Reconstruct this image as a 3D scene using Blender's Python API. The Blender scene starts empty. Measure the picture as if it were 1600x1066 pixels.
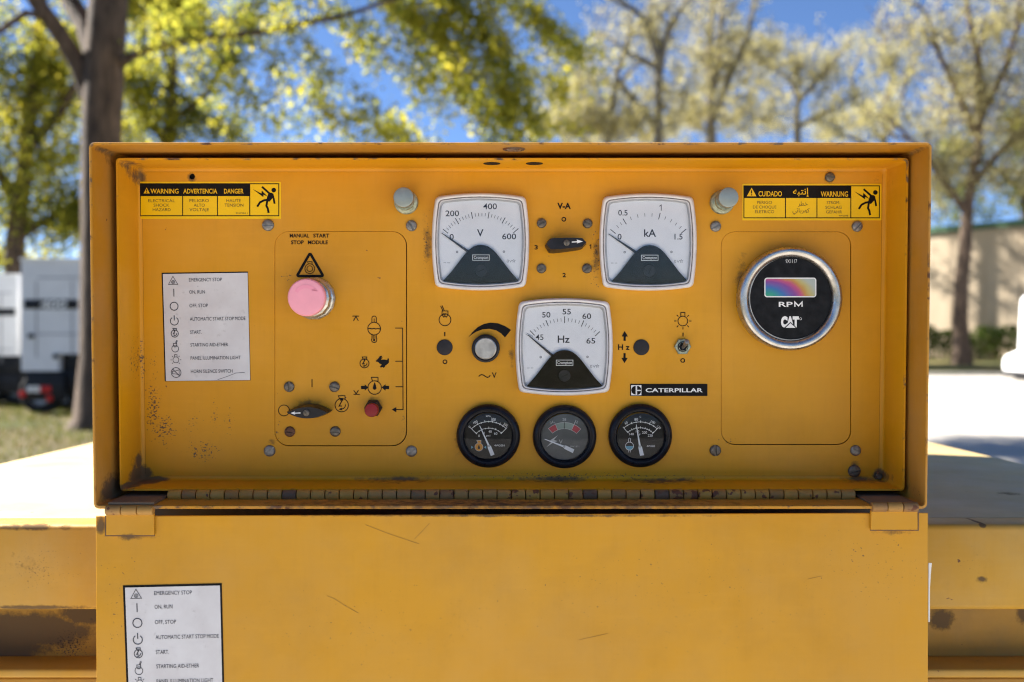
import bpy, bmesh, math, random
import numpy as np
from mathutils import Vector, Matrix
R = math.radians
random.seed(7)
rng = np.random.default_rng(7)
sc = bpy.context.scene
col = sc.collection

# ------------------------------------------------------------------ camera, sky, sun, exposure
F, CX, CY, HC = 1563.0, 800.0, 540.0, 1.5        # lens in pixels of the 1600 px photograph, horizon row, eye height
cam = bpy.data.cameras.new('camera')
cam.sensor_width = 36.0
cam.lens = F / 1600 * 36
cam.shift_y = 7 / 1600
cam.clip_start = 0.05
cam.clip_end = 3000
cam.dof.use_dof = True
cam.dof.focus_distance = 0.98
cam.dof.aperture_fstop = 4.6
camo = bpy.data.objects.new('camera', cam)
camo.location = (0, 0, HC)
camo.rotation_euler = (R(90), 0, 0)
col.objects.link(camo)
sc.camera = camo

SUN_EL, SUN_AZ = 38.0, math.degrees(math.atan2(-0.912, 0.41))     # azimuth clockwise from +Y
world = bpy.data.worlds.new('World')
sc.world = world
world.use_nodes = True
wn = world.node_tree
sky = wn.nodes.new('ShaderNodeTexSky')
sky.sky_type = 'NISHITA'
sky.sun_disc = False
sky.sun_elevation = R(SUN_EL)
sky.sun_rotation = R(SUN_AZ)
sky.altitude = 2500
sky.air_density = 0.65
sky.dust_density = 0.0
sky.ozone_density = 5.0
wn.links.new(sky.outputs[0], wn.nodes['Background'].inputs['Color'])
wn.nodes['Background'].inputs['Strength'].default_value = 0.05

sl = bpy.data.lights.new('sun', 'SUN')
sl.energy = 5.0
sl.angle = R(0.55)
sl.color = (1.0, 0.95, 0.87)
so = bpy.data.objects.new('sun', sl)
so.location = (-20, 10, 20)
to_sun = Vector((math.sin(R(SUN_AZ)) * math.cos(R(SUN_EL)), math.cos(R(SUN_AZ)) * math.cos(R(SUN_EL)), math.sin(R(SUN_EL))))
so.rotation_euler = to_sun.to_track_quat('Z', 'Y').to_euler()
col.objects.link(so)

sc.view_settings.view_transform = 'Standard'
sc.view_settings.look = 'None'
sc.view_settings.gamma = 1.0
sc.view_settings.exposure = 2.2
sc.render.engine = 'CYCLES'
sc.cycles.use_denoising = True
sc.cycles.filter_width = 1.15
sc.cycles.max_bounces = 8
sc.cycles.transparent_max_bounces = 12
sc.cycles.caustics_reflective = False
sc.cycles.caustics_refractive = False
sc.cycles.sample_clamp_indirect = 6.0

# ------------------------------------------------------------------ places
BOX_AT = Vector((0, 1.0, HC - 0.151))             # foot of the control box
BOX_M = Matrix.Translation(BOX_AT) @ Matrix.Rotation(R(1.8), 4, 'X')
BOX_I = BOX_M.inverted()
DOOR_Y = 0.915


def ray(px, py):
    return Vector(((px - CX) / F, 1.0, -(py - CY) / F))


def P(px, py, d=0.0):
    """a point of the instrument panel, d metres in front of it, in the control box's own frame"""
    n = BOX_M.to_3x3() @ Vector((0, -1, 0))
    p0 = BOX_M @ Vector((0, -d, 0))
    c = Vector((0, 0, HC))
    r = ray(px, py)
    t = (p0 - c).dot(n) / r.dot(n)
    return BOX_I @ (c + r * t)


def PD(px, py, d=0.0):
    """a point of the hanging door's face, in the control box's own frame"""
    return BOX_I @ (Vector((0, 0, HC)) + ray(px, py) * (DOOR_Y - d))


def W(px, py, D):
    return Vector(((px - CX) / F * D, D, HC - (py - CY) / F * D))


# ------------------------------------------------------------------ node materials
class G:
    def __init__(s, name):
        s.m = bpy.data.materials.new(name)
        s.m.use_nodes = True
        s.t = s.m.node_tree
        s.b = s.t.nodes['Principled BSDF']
        s.out = s.t.nodes['Material Output']

    def n(s, typ, ins=None, **at):
        nd = s.t.nodes.new(typ)
        for k, v in at.items():
            setattr(nd, k, v)
        for k, v in (ins or {}).items():
            s.set(nd.inputs[k], v)
        return nd

    def set(s, sock, v):
        if hasattr(v, 'is_linked') or isinstance(v, bpy.types.NodeSocket):
            s.t.links.new(v, sock)
        else:
            if sock.type == 'RGBA' and len(v) == 3:
                v = (*v, 1)
            sock.default_value = v

    def math(s, op, a, b=0.0, c=0.0):
        nd = s.n('ShaderNodeMath', {0: a, 1: b, 2: c}, operation=op)
        return nd.outputs[0]

    def mr(s, v, a, b, c=0.0, d=1.0):
        nd = s.n('ShaderNodeMapRange', {0: v, 1: a, 2: b, 3: c, 4: d}, clamp=True)
        return nd.outputs[0]

    def mix(s, f, a, b):
        nd = s.n('ShaderNodeMix', {0: f, 6: a, 7: b}, data_type='RGBA')
        return nd.outputs[2]

    def pos(s):
        if not hasattr(s, '_p'):
            s._p = s.n('ShaderNodeNewGeometry')
        return s._p.outputs['Position']

    def scaled(s, sx, sy, sz):
        return s.n('ShaderNodeVectorMath', {0: s.pos(), 1: (sx, sy, sz)}, operation='MULTIPLY').outputs[0]

    def noise(s, scale, detail=3.0, rough=0.55, vec=None, off=0.0):
        v = vec if vec is not None else s.pos()
        if off:
            v = s.n('ShaderNodeVectorMath', {0: v, 1: (off, off * 1.7, -off)}, operation='ADD').outputs[0]
        return s.n('ShaderNodeTexNoise', {'Vector': v, 'Scale': scale, 'Detail': detail, 'Roughness': rough}).outputs[0]

    def blob(s, c, r):
        q = s.n('ShaderNodeVectorMath', {0: s.pos(), 1: tuple(c)}, operation='SUBTRACT').outputs[0]
        q = s.n('ShaderNodeVectorMath', {0: q, 1: (1 / r[0], 1 / r[1], 1 / r[2])}, operation='MULTIPLY').outputs[0]
        l = s.n('ShaderNodeVectorMath', {0: q}, operation='LENGTH').outputs[1]
        return s.mr(l, 1.0, 0.15)

    def blobs(s, lst):
        r = None
        for c, rad, st in lst:
            k = s.math('MULTIPLY', s.blob(c, rad), st)
            r = k if r is None else s.math('MAXIMUM', r, k)
        return r


MATS = {}


def plain(name, c, rough=0.5, metal=0.0, var=0.12, scale=40.0, spec=0.28, coat=0.0, bump=0.0):
    g = G(name)
    n = g.noise(scale, 4)
    k = g.mr(n, 0.3, 0.7)
    lo = tuple(x * (1 - var) for x in c)
    hi = tuple(min(1, x * (1 + var)) for x in c)
    g.set(g.b.inputs['Base Color'], g.mix(k, lo, hi))
    g.set(g.b.inputs['Roughness'], g.mr(g.noise(scale * 2.3, 3), 0.3, 0.7, max(0.02, rough - 0.08), min(1, rough + 0.08)))
    g.b.inputs['Metallic'].default_value = metal
    g.b.inputs['Specular IOR Level'].default_value = spec
    g.b.inputs['Coat Weight'].default_value = coat
    if bump:
        g.set(g.b.inputs['Normal'], g.n('ShaderNodeBump', {'Height': n, 'Strength': 0.6, 'Distance': bump}).outputs[0])
    MATS[name] = g.m
    return g.m


def wpx(px, py, d=0.0):
    return BOX_M @ P(px, py, d)


def blobpx(x, y, rx, ry, st, d=0.0, deep=0.05):
    p = wpx(x, y, d)
    return (p, (rx / F, deep, ry / F), st)


GRIME = (0.105, 0.075, 0.050)
RUST = (0.13, 0.05, 0.025)


def paint(name, c1, c2, rough=0.4, stains=(), specks=(), wear=0.5, rims=(), dust=0.0, dustcol=(0.3, 0.25, 0.19),
          lows=3.0, grain=0.5, stain_col=GRIME, chips=0.75, mott=0.35):
    g = G(name)
    k = g.mr(g.noise(lows, 5, 0.6), 0.35, 0.68)
    c = g.mix(k, c1, c2)
    # cloudy fading and faint handled smudges
    c = g.mix(g.mr(g.noise(lows * 3.1, 6, 0.68, off=7.7), 0.50, 0.80, 0.0, mott), c, tuple(x * 0.66 for x in c1))
    c = g.mix(g.mr(g.noise(lows * 2.0, 5, 0.6, off=17.7), 0.52, 0.78, 0.0, mott), c, tuple(min(1, x * 1.1 + 0.05) for x in c2))
    # fine vertical rub marks and grain
    st = g.noise(1.0, 5, 0.6, g.scaled(220, 220, 18))
    c = g.mix(g.mr(st, 0.5, 0.85, 0.0, 0.22 * grain), c, tuple(x * 0.55 for x in c1))
    sh = g.noise(1.0, 4, 0.6, g.scaled(14, 14, 160), off=3.1)
    c = g.mix(g.mr(sh, 0.52, 0.85, 0.0, 0.22 * grain), c, tuple(min(1, x * 1.3 + 0.03) for x in c2))
    # thin dust film
    if dust:
        dn = g.mr(g.noise(9.0, 6, 0.65, off=1.3), 0.38, 0.75, 0.0, dust)
        c = g.mix(dn, c, dustcol)
    fine = g.noise(170, 6, 0.7, off=5.0)
    # odd chips anywhere
    ch = g.mr(g.noise(95, 3, 0.5, off=8.0), chips, chips + 0.02)
    c = g.mix(ch, c, RUST)
    rgh = None
    if stains:
        m = g.blobs(stains)
        v = g.math('ADD', g.math('MULTIPLY', m, 0.75), g.math('MULTIPLY', g.noise(85, 7, 0.75, off=2.0), 0.9))
        f = g.mr(v, 0.70, 0.93, 0.0, 0.88)
        f = g.math('MULTIPLY', f, g.mr(m, 0.0, 0.12))
        c = g.mix(f, c, stain_col)
        rgh = f
    if specks:
        m = g.blobs(specks)
        sp = g.noise(1.0, 3, 0.6, g.scaled(430, 430, 560), off=0.7)
        f = g.mr(g.math('ADD', sp, g.math('MULTIPLY', m, 0.24)), 0.735, 0.775)
        f = g.math('MULTIPLY', f, g.mr(m, 0.0, 0.1, 0.0, 0.9))
        c = g.mix(f, c, (0.055, 0.04, 0.034))
    for (p0, nn, t0, t1) in rims:
        # paint knocked off along an edge: the edge lies in the plane through p0 square to nn
        q = g.n('ShaderNodeVectorMath', {0: g.pos(), 1: tuple(p0)}, operation='SUBTRACT').outputs[0]
        dt = g.math('ABSOLUTE', g.n('ShaderNodeVectorMath', {0: q, 1: tuple(nn)}, operation='DOT_PRODUCT').outputs[1])
        e = g.mr(dt, t1, t0)
        e = g.math('MULTIPLY', e, g.mr(g.noise(60, 5, 0.65, off=11.0), 0.62 - 0.25 * wear, 0.70 - 0.22 * wear))
        wc = g.mix(g.mr(g.noise(45, 3, 0.5, off=4.0), 0.42, 0.6), (0.10, 0.045, 0.022), (0.17, 0.115, 0.07))
        c = g.mix(e, c, wc)
    g.set(g.b.inputs['Base Color'], c)
    r0 = g.mr(g.noise(14, 4, off=6.0), 0.3, 0.7, rough - 0.08, rough + 0.1)
    if rgh is not None:
        r0 = g.math('ADD', r0, g.math('MULTIPLY', rgh, 0.35))
    g.set(g.b.inputs['Roughness'], r0)
    g.b.inputs['Specular IOR Level'].default_value = 0.24 if rgh is None else 0.5
    if rgh is not None:
        g.set(g.b.inputs['Specular IOR Level'], g.mr(rgh, 0.0, 0.6, 0.26, 0.05))
    b1 = g.n('ShaderNodeBump', {'Height': g.noise(4.5, 2, off=9.0), 'Strength': 0.5, 'Distance': 0.0022})
    b2 = g.n('ShaderNodeBump', {'Height': fine, 'Strength': 0.25, 'Distance': 0.00025, 'Normal': b1.outputs[0]})
    g.set(g.b.inputs['Normal'], b2.outputs[0])
    MATS[name] = g.m
    return g.m


Y1, Y2 = (0.60, 0.265, 0.003), (0.67, 0.308, 0.005)
panel_stains = [blobpx(220, 742, 26, 24, 1.3, 0.0), blobpx(217, 722, 9, 32, 1.1, 0.0), blobpx(235, 749, 44, 7, 1.1), blobpx(203, 757, 30, 9, 1.0, 0.03),
                blobpx(620, 748, 130, 7, 0.62), blobpx(860, 748, 120, 7, 0.68), blobpx(1030, 750, 130, 7, 0.62), blobpx(1372, 742, 16, 16, 1.0),
                blobpx(1345, 748, 60, 8, 0.65), blobpx(215, 275, 16, 24, 0.75, 0.01), blobpx(205, 260, 24, 14, 0.7, 0.03),
                blobpx(484, 440, 46, 18, 0.5), blobpx(583, 632, 24, 22, 0.62), blobpx(480, 630, 50, 16, 0.5), blobpx(668, 380, 16, 80, 0.52),
                blobpx(932, 400, 16, 70, 0.52), blobpx(1160, 440, 26, 70, 0.5), blobpx(634, 322, 26, 24, 0.62), blobpx(1126, 320, 26, 24, 0.62),
                blobpx(300, 278, 13, 13, 0.75), blobpx(1296, 279, 14, 14, 0.75), blobpx(1385, 285, 18, 26, 0.62, 0.02), blobpx(716, 690, 14, 50, 0.45),
                blobpx(1335, 728, 18, 14, 0.6), blobpx(424, 690, 12, 12, 0.5), blobpx(800, 560, 10, 60, 0.5)]
panel_specks = [blobpx(240, 640, 20, 75, 1.0), blobpx(258, 670, 26, 40, 1.0), blobpx(222, 560, 10, 60, 0.9, 0.0), blobpx(336, 650, 10, 50, 0.8),
                blobpx(316, 705, 36, 28, 0.85), blobpx(358, 660, 12, 50, 0.65), blobpx(300, 660, 22, 30, 0.65), blobpx(242, 570, 14, 40, 0.6),
                blobpx(432, 660, 8, 60, 0.6), blobpx(630, 660, 8, 60, 0.6), blobpx(930, 400, 14, 90, 0.7), blobpx(665, 380, 12, 90, 0.7),
                blobpx(1135, 690, 26, 10, 0.6), blobpx(900, 744, 420, 9, 0.72), blobpx(1280, 262, 70, 9, 0.6, 0.02), blobpx(450, 432, 14, 20, 0.7),
                blobpx(250, 262, 60, 8, 0.55, 0.03), blobpx(184, 700, 8, 90, 0.75, 0.05)]
BN = BOX_M.to_3x3() @ Vector((0, -1, 0))
M_panel = paint('yellow_panel_paint', Y1, Y2, 0.40, panel_stains, panel_specks, wear=0.2, dust=0.07, chips=0.775, rims=[(BOX_M @ Vector((0, -0.051, 0)), BN, 0.0008, 0.0022)])
M_hood = paint('yellow_hood_paint', (0.46, 0.205, 0.012), (0.55, 0.255, 0.020), 0.42,
               [blobpx(156, 236, 26, 14, 0.85, 0.06), blobpx(165, 250, 10, 26, 0.7, 0.05), blobpx(172, 765, 26, 40, 1.0, 0.05), blobpx(170, 690, 8, 60, 0.6, 0.04),
                blobpx(1435, 770, 26, 30, 0.9, 0.05),
                blobpx(800, 787, 700, 6, 0.85, 0.07), blobpx(1440, 235, 24, 14, 0.8, 0.06)],
               [blobpx(150, 500, 10, 280, 0.6, 0.07, 0.03), blobpx(1450, 500, 10, 280, 0.75, 0.07, 0.03), blobpx(800, 225, 700, 6, 0.6, 0.07)],
               wear=0.34, rims=[(BOX_M @ Vector((0, -0.090, 0)), BN, 0.0006, 0.0022)], dust=0.5, dustcol=(0.44, 0.27, 0.12), chips=0.74)
M_door = paint('yellow_door_paint', (0.54, 0.250, 0.007), (0.64, 0.310, 0.014), 0.38,
               [blobpx(158, 822, 14, 22, 0.8, 0.085), blobpx(800, 806, 640, 4, 0.6, 0.085), blobpx(205, 838, 60, 10, 0.6, 0.085), blobpx(1400, 832, 60, 9, 0.55, 0.085)],
               [blobpx(1360, 880, 120, 80, 0.32, 0.085), blobpx(190, 960, 60, 160, 0.3, 0.085), blobpx(600, 980, 300, 90, 0.25, 0.085), blobpx(1050, 930, 350, 120, 0.24, 0.085)], wear=0.05, rims=[(W(800, 804, DOOR_Y), (0, 0, 1), 0.001, 0.004)], dust=0.28, dustcol=(0.46, 0.30, 0.12), lows=2.2, chips=0.765, grain=0.35, mott=0.45)
bm_at = lambda px, py, rx, ry, st, D=1.03: (W(px, py, D), (rx / F * D, 0.08, ry / F * D), st)
M_beam = paint('yellow_beam_paint', (0.50, 0.26, 0.022), (0.56, 0.31, 0.04), 0.48,
               [bm_at(40, 824, 150, 9, 0.7), bm_at(60, 950, 160, 8, 0.75), bm_at(30, 880, 120, 60, 0.30), bm_at(1535, 905, 16, 10, 0.7), bm_at(1520, 815, 70, 6, 0.8), bm_at(1538, 822, 9, 5, 1.1)],
               [bm_at(60, 890, 100, 60, 0.55), bm_at(1520, 880, 70, 60, 0.25)], wear=0.55, dust=0.4, dustcol=(0.42, 0.31, 0.15), lows=5.0, chips=0.735)
M_web = paint('sooty_recess_paint', (0.42, 0.21, 0.02), (0.48, 0.26, 0.035), 0.55,
              [bm_at(20, 985, 190, 42, 1.25, 1.09), bm_at(10, 1010, 120, 40, 1.0, 1.09), bm_at(130, 960, 60, 30, 1.0, 1.09), bm_at(1470, 965, 34, 30, 0.9, 1.09), bm_at(1600, 960, 24, 24, 0.9, 1.09)],
              [bm_at(110, 1010, 60, 50, 0.9, 1.09)], wear=0.3, dust=0.55, dustcol=(0.22, 0.15, 0.07), lows=7.0, chips=0.74)
M_roof = paint('faded_roof_paint', (0.54, 0.385, 0.15), (0.60, 0.45, 0.205), 0.5, [((0.62, 1.25, 1.315), (0.03, 0.03, 0.02), 0.55), ((0.56, 1.05, 1.315), (0.3, 0.018, 0.02), 0.7), ((-0.6, 1.05, 1.315), (0.3, 0.016, 0.02), 0.45)],
               wear=0.5, dust=0.5, dustcol=(0.46, 0.37, 0.24), lows=6.0, chips=0.77)
M_plate = paint('grimy_hinge_plate_paint', (0.17, 0.12, 0.08), (0.24, 0.165, 0.09), 0.6, wear=0.3, lows=20, dust=0.6, dustcol=(0.19, 0.15, 0.115))
M_knA = paint('worn_hinge_paint', (0.40, 0.20, 0.035), (0.48, 0.26, 0.05), 0.45, wear=0.9, lows=60, dust=0.7, dustcol=(0.20, 0.14, 0.09), chips=0.64)
M_knB = paint('rusty_hinge_paint', (0.38, 0.19, 0.04), (0.26, 0.14, 0.05), 0.5, wear=0.9, lows=70, dust=0.8, dustcol=(0.13, 0.09, 0.07), chips=0.60)
M_knC = paint('bare_hinge_metal', (0.12, 0.075, 0.045), (0.17, 0.095, 0.05), 0.5, wear=0.6, lows=70, dust=0.5, dustcol=(0.08, 0.06, 0.05), chips=0.62)

M_black = plain('black_print', (0.009, 0.008, 0.008), 0.6, var=0.3, spec=0.1)
M_dark = plain('painted_cavity_shade', (0.006, 0.005, 0.004), 0.8)  # near-black standing in for the shade inside openings
M_blackpl = plain('black_plastic', (0.012, 0.011, 0.013), 0.38, var=0.4, scale=120)
M_rubber = plain('black_gauge_rim', (0.008, 0.008, 0.012), 0.33, var=0.4, scale=90, spec=0.22)
M_gloss = plain('glossy_black_cover', (0.010, 0.008, 0.008), 0.14, var=0.5, scale=70, spec=0.12)
M_plug = plain('dark_grey_plug', (0.017, 0.015, 0.018), 0.5, var=0.25, scale=200)
M_steel = plain('zinc_screw_metal', (0.24, 0.225, 0.205), 0.5, 0.7, var=0.35, scale=260)
M_steeld = plain('dull_screw_metal', (0.15, 0.13, 0.105), 0.5, 0.7, var=0.4, scale=260)
M_steelr = plain('rusty_screw_metal', (0.15, 0.075, 0.045), 0.65, 0.4, var=0.5, scale=260)
M_chromed = plain('dull_silver_disc', (0.40, 0.38, 0.35), 0.38, 0.8, var=0.25, scale=120, bump=0.0002)
M_chrome = plain('brushed_bezel_metal', (0.47, 0.45, 0.42), 0.30, 0.95, var=0.2, scale=90, bump=0.0002)
M_lampcap = plain('grey_lamp_cap', (0.27, 0.305, 0.285), 0.38, 0.5, var=0.12, scale=90)
M_green = plain('greenish_zinc', (0.33, 0.36, 0.27), 0.42, 0.6, var=0.4, scale=240)
M_collar = plain('threaded_collar_metal', (0.50, 0.49, 0.44), 0.32, 0.85, var=0.35, scale=170, bump=0.0004)
M_pink = plain('faded_pink_plastic', (0.88, 0.36, 0.43), 0.40, var=0.05, scale=60)
M_pinkd = plain('faded_pink_relief', (0.85, 0.31, 0.40), 0.45, var=0.05, scale=60)
M_red = plain('red_button_plastic', (0.24, 0.010, 0.014), 0.35, var=0.2, scale=130)
M_bezel = plain('pale_grey_bezel', (0.68, 0.655, 0.64), 0.36, var=0.10, scale=80)
M_bezin = plain('inner_bezel_grey', (0.58, 0.57, 0.58), 0.35, var=0.12, scale=90)
M_bezdirt = plain('bezel_dirt_line', (0.24, 0.21, 0.20), 0.8, var=0.7, scale=300)
M_face = plain('white_dial', (0.88, 0.88, 0.90), 0.45, var=0.03, scale=30)
M_ink = plain('dial_ink', (0.035, 0.035, 0.045), 0.5)
M_inkl = plain('faint_dial_ink', (0.30, 0.30, 0.32), 0.5)
M_white = plain('white_print', (0.78, 0.78, 0.76), 0.5, var=0.08)
M_dim = plain('dim_white_print', (0.42, 0.43, 0.42), 0.5, var=0.2)
M_dial = plain('black_dial', (0.011, 0.011, 0.012), 0.4, var=0.5, scale=110, spec=0.12)
M_dialg = plain('reflection_grey_dial', (0.075, 0.08, 0.08), 0.45, var=0.15, scale=110)  # black dial with its reflection painted in as grey
M_needle = plain('needle_white', (0.70, 0.72, 0.74), 0.4, var=0.08)
M_orange = plain('orange_print', (0.62, 0.27, 0.02), 0.5)
M_blue = plain('blue_print', (0.12, 0.34, 0.46), 0.5)
M_redp = plain('red_print', (0.33, 0.04, 0.055), 0.5, var=0.2)
M_greenp = plain('grey_green_print', (0.20, 0.25, 0.22), 0.5, var=0.2)
M_yel = plain('sticker_yellow', (0.80, 0.50, 0.0), 0.42, var=0.05, scale=30)
M_yelp = plain('sticker_yellow_print', (0.76, 0.45, 0.004), 0.45, var=0.08)
M_bodyink = plain('brown_black_print', (0.14, 0.085, 0.02), 0.5, var=0.3)
M_tape = plain('white_tape', (0.75, 0.74, 0.70), 0.5)
M_scr = plain('scratch_line', (0.30, 0.15, 0.03), 0.7, var=0.4, scale=90)


def sticker_paper():
    g = G('worn_white_label')
    c = g.mix(g.mr(g.noise(40, 5), 0.35, 0.7), (0.56, 0.54, 0.54), (0.63, 0.62, 0.62))
    c = g.mix(g.mr(g.noise(130, 6, 0.7, off=2.2), 0.60, 0.70, 0.0, 0.35), c, (0.36, 0.34, 0.33))
    c = g.mix(g.mr(g.noise(260, 3, 0.6, off=5.2), 0.74, 0.78), c, (0.2, 0.18, 0.17))
    g.set(g.b.inputs['Base Color'], c)
    g.b.inputs['Roughness'].default_value = 0.45
    return g.m


M_paper = sticker_paper()


def lens_mat():
    g = G('clear_window')
    t = g.t
    fr = g.n('ShaderNodeFresnel', {'IOR': 1.22})
    tr = g.n('ShaderNodeBsdfTransparent', {'Color': (0.985, 0.988, 0.99)})
    gl = g.n('ShaderNodeBsdfGlossy', {'Color': (1, 1, 1), 'Roughness': 0.04})
    mx = g.n('ShaderNodeMixShader', {0: fr.outputs[0], 1: tr.outputs[0], 2: gl.outputs[0]})
    df = g.n('ShaderNodeBsdfDiffuse', {'Color': (0.45, 0.43, 0.40)})
    du = g.mr(g.noise(90, 6, 0.7), 0.5, 0.9, 0.0, 0.02)
    m2 = g.n('ShaderNodeMixShader', {0: du, 1: mx.outputs[0], 2: df.outputs[0]})
    t.links.new(m2.outputs[0], g.out.inputs['Surface'])
    return g.m


M_lens = lens_mat()


def lcd_mat(c0):
    """liquid crystal film; its polarised light rainbow is painted in as colour bands"""
    g = G('painted_lcd_rainbow')
    q = g.n('ShaderNodeVectorMath', {0: g.pos(), 1: tuple(c0)}, operation='SUBTRACT').outputs[0]
    q = g.n('ShaderNodeVectorMath', {0: q, 1: (18.0, 0.0, 31.0)}, operation='MULTIPLY').outputs[0]
    l = g.n('ShaderNodeVectorMath', {0: q}, operation='LENGTH').outputs[1]
    l = g.math('ADD', l, g.math('MULTIPLY', g.noise(60, 2), 0.12))
    r = g.n('ShaderNodeValToRGB', {0: l})
    els = [(0.0, (0.10, 0.42, 0.16)), (0.25, (0.05, 0.30, 0.24)), (0.42, (0.06, 0.16, 0.40)), (0.60, (0.22, 0.08, 0.30)), (0.70, (0.48, 0.10, 0.20)),
           (0.78, (0.50, 0.26, 0.08)), (0.88, (0.48, 0.42, 0.17)), (1.0, (0.40, 0.45, 0.41))]
    cr = r.color_ramp
    cr.elements[0].position, cr.elements[0].color = els[0][0], (*els[0][1], 1)
    cr.elements[1].position, cr.elements[1].color = els[-1][0], (*els[-1][1], 1)
    for p, c in els[1:-1]:
        e = cr.elements.new(p)
        e.color = (*c, 1)
    g.set(g.b.inputs['Base Color'], r.outputs[0])
    g.b.inputs['Roughness'].default_value = 0.25
    g.b.inputs['Specular IOR Level'].default_value = 0.1
    return g.m


# ------------------------------------------------------------------ mesh helpers
ABS = {}


def mesh_of(name, verts, faces, mat, smooth=30.0):
    me = bpy.data.meshes.new(name)
    me.from_pydata([tuple(v) for v in verts], [], faces)
    me.materials.append(mat)
    me.validate()
    if smooth:
        me.shade_smooth()
        me.set_sharp_from_angle(angle=R(smooth))
    return me


def put(name, me, parent=None, at=(0, 0, 0), label=None):
    """link a mesh as a part; 'at' is its place in the frame of the top-level thing"""
    o = bpy.data.objects.new(name, me)
    col.objects.link(o)
    at = Vector(at)
    if parent is not None:
        o.parent = parent
        o.location = at - ABS.get(parent.name, Vector((0, 0, 0)))
    else:
        o.location = at
    ABS[o.name] = at
    if label:
        o['label'] = label
    return o


def mk(name, verts, faces, mat, parent=None, smooth=30.0, label=None):
    v = np.array([tuple(p) for p in verts], dtype=float)
    c = (v.min(0) + v.max(0)) / 2
    return put(name, mesh_of(name, v - c, faces, mat, smooth), parent, c, label)


def tag(o, label, cat=None, group=None, kind=None):
    if label:
        o['label'] = label
    if cat:
        o['category'] = cat
    if group:
        o['group'] = group
    if kind:
        o['kind'] = kind
    return o


def thing(name, label, cat, at, group=None):
    o = bpy.data.objects.new(name, None)
    o.empty_display_size = 0.1
    col.objects.link(o)
    o.location = at
    ABS[o.name] = Vector((0, 0, 0))
    return tag(o, label, cat, group)


def loft(rings, close=True, cap0=False, cap1=False):
    n = len(rings[0])
    v = [p for r in rings for p in r]
    f = []
    for i in range(len(rings) - 1):
        for j in range(n if close else n - 1):
            k = (j + 1) % n
            f.append((i * n + j, i * n + k, (i + 1) * n + k, (i + 1) * n + j))
    if cap0:
        f.append(tuple(range(n - 1, -1, -1)))
    if cap1:
        f.append(tuple((len(rings) - 1) * n + j for j in range(n)))
    return v, f


def shape2d(loops, bevel=0.0, half=0.0005, res=1):
    """filled outline (holes allowed) in metres -> verts (x, d, z), faces; centred on d = 0"""
    c = bpy.data.curves.new('t', 'CURVE')
    c.dimensions = '2D'
    c.fill_mode = 'BOTH' if (half or bevel) else 'FRONT'
    for lp in loops:
        sp = c.splines.new('POLY')
        sp.points.add(len(lp) - 1)
        sp.use_cyclic_u = True
        for p, q in zip(sp.points, lp):
            p.co = (q[0] * 100, q[1] * 100, 0, 1)
    c.extrude = max(0.0, half - bevel) * 100
    c.bevel_depth = bevel * 100
    c.bevel_resolution = res
    c.offset = -bevel * 100
    o = bpy.data.objects.new('t', c)
    m = bpy.data.meshes.new_from_object(o)
    v = [(p.co.x / 100, -p.co.z / 100, p.co.y / 100) for p in m.vertices]
    f = [tuple(p.vertices) for p in m.polygons]
    bpy.data.objects.remove(o)
    bpy.data.curves.remove(c)
    bpy.data.meshes.remove(m)
    return v, f


def slab(name, pxloops, d0, d1, mat, parent, bevel=0.0, f=P, label=None, res=1):
    """outline given in photograph pixels, standing from d0 to d1 in front of the panel (or door)"""
    lp3 = [[f(x, y, d1) for x, y in lp] for lp in pxloops]
    if f is P:
        v, fc = shape2d([[(p.x, p.z) for p in lp] for lp in lp3], bevel, (d1 - d0) / 2, res)
        v = [(x, y - (d0 + d1) / 2, z) for x, y, z in v]
    else:
        # the door hangs plumb: lay out in world, then take back into the box's frame
        w3 = [[BOX_M @ p for p in lp] for lp in lp3]
        v, fc = shape2d([[(p.x, p.z) for p in lp] for lp in w3], bevel, (d1 - d0) / 2, res)
        v = [BOX_I @ Vector((x, DOOR_Y + y - (d0 + d1) / 2, z)) for x, y, z in v]
    return mk(name, v, fc, mat, parent, 35, label)


def circ(x, y, r, n=40, a0=0.0, a1=360.0):
    full = abs(a1 - a0) >= 360
    m = n if full else n + 1
    return [(x + r * math.cos(R(a0 + (a1 - a0) * i / n)), y - r * math.sin(R(a0 + (a1 - a0) * i / n))) for i in range(m)]


def rrect(x0, y0, x1, y1, r, n=6):
    pts = []
    for cx, cy, a in ((x1 - r, y0 + r, 0), (x0 + r, y0 + r, 90), (x0 + r, y1 - r, 180), (x1 - r, y1 - r, 270)):
        seg = [(cx + r * math.cos(R(a + 90 * i / n)), cy - r * math.sin(R(a + 90 * i / n))) for i in range(n + 1)]
        pts += seg
    # order: the four arcs run counter-clockwise seen from the front
    return pts


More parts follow.
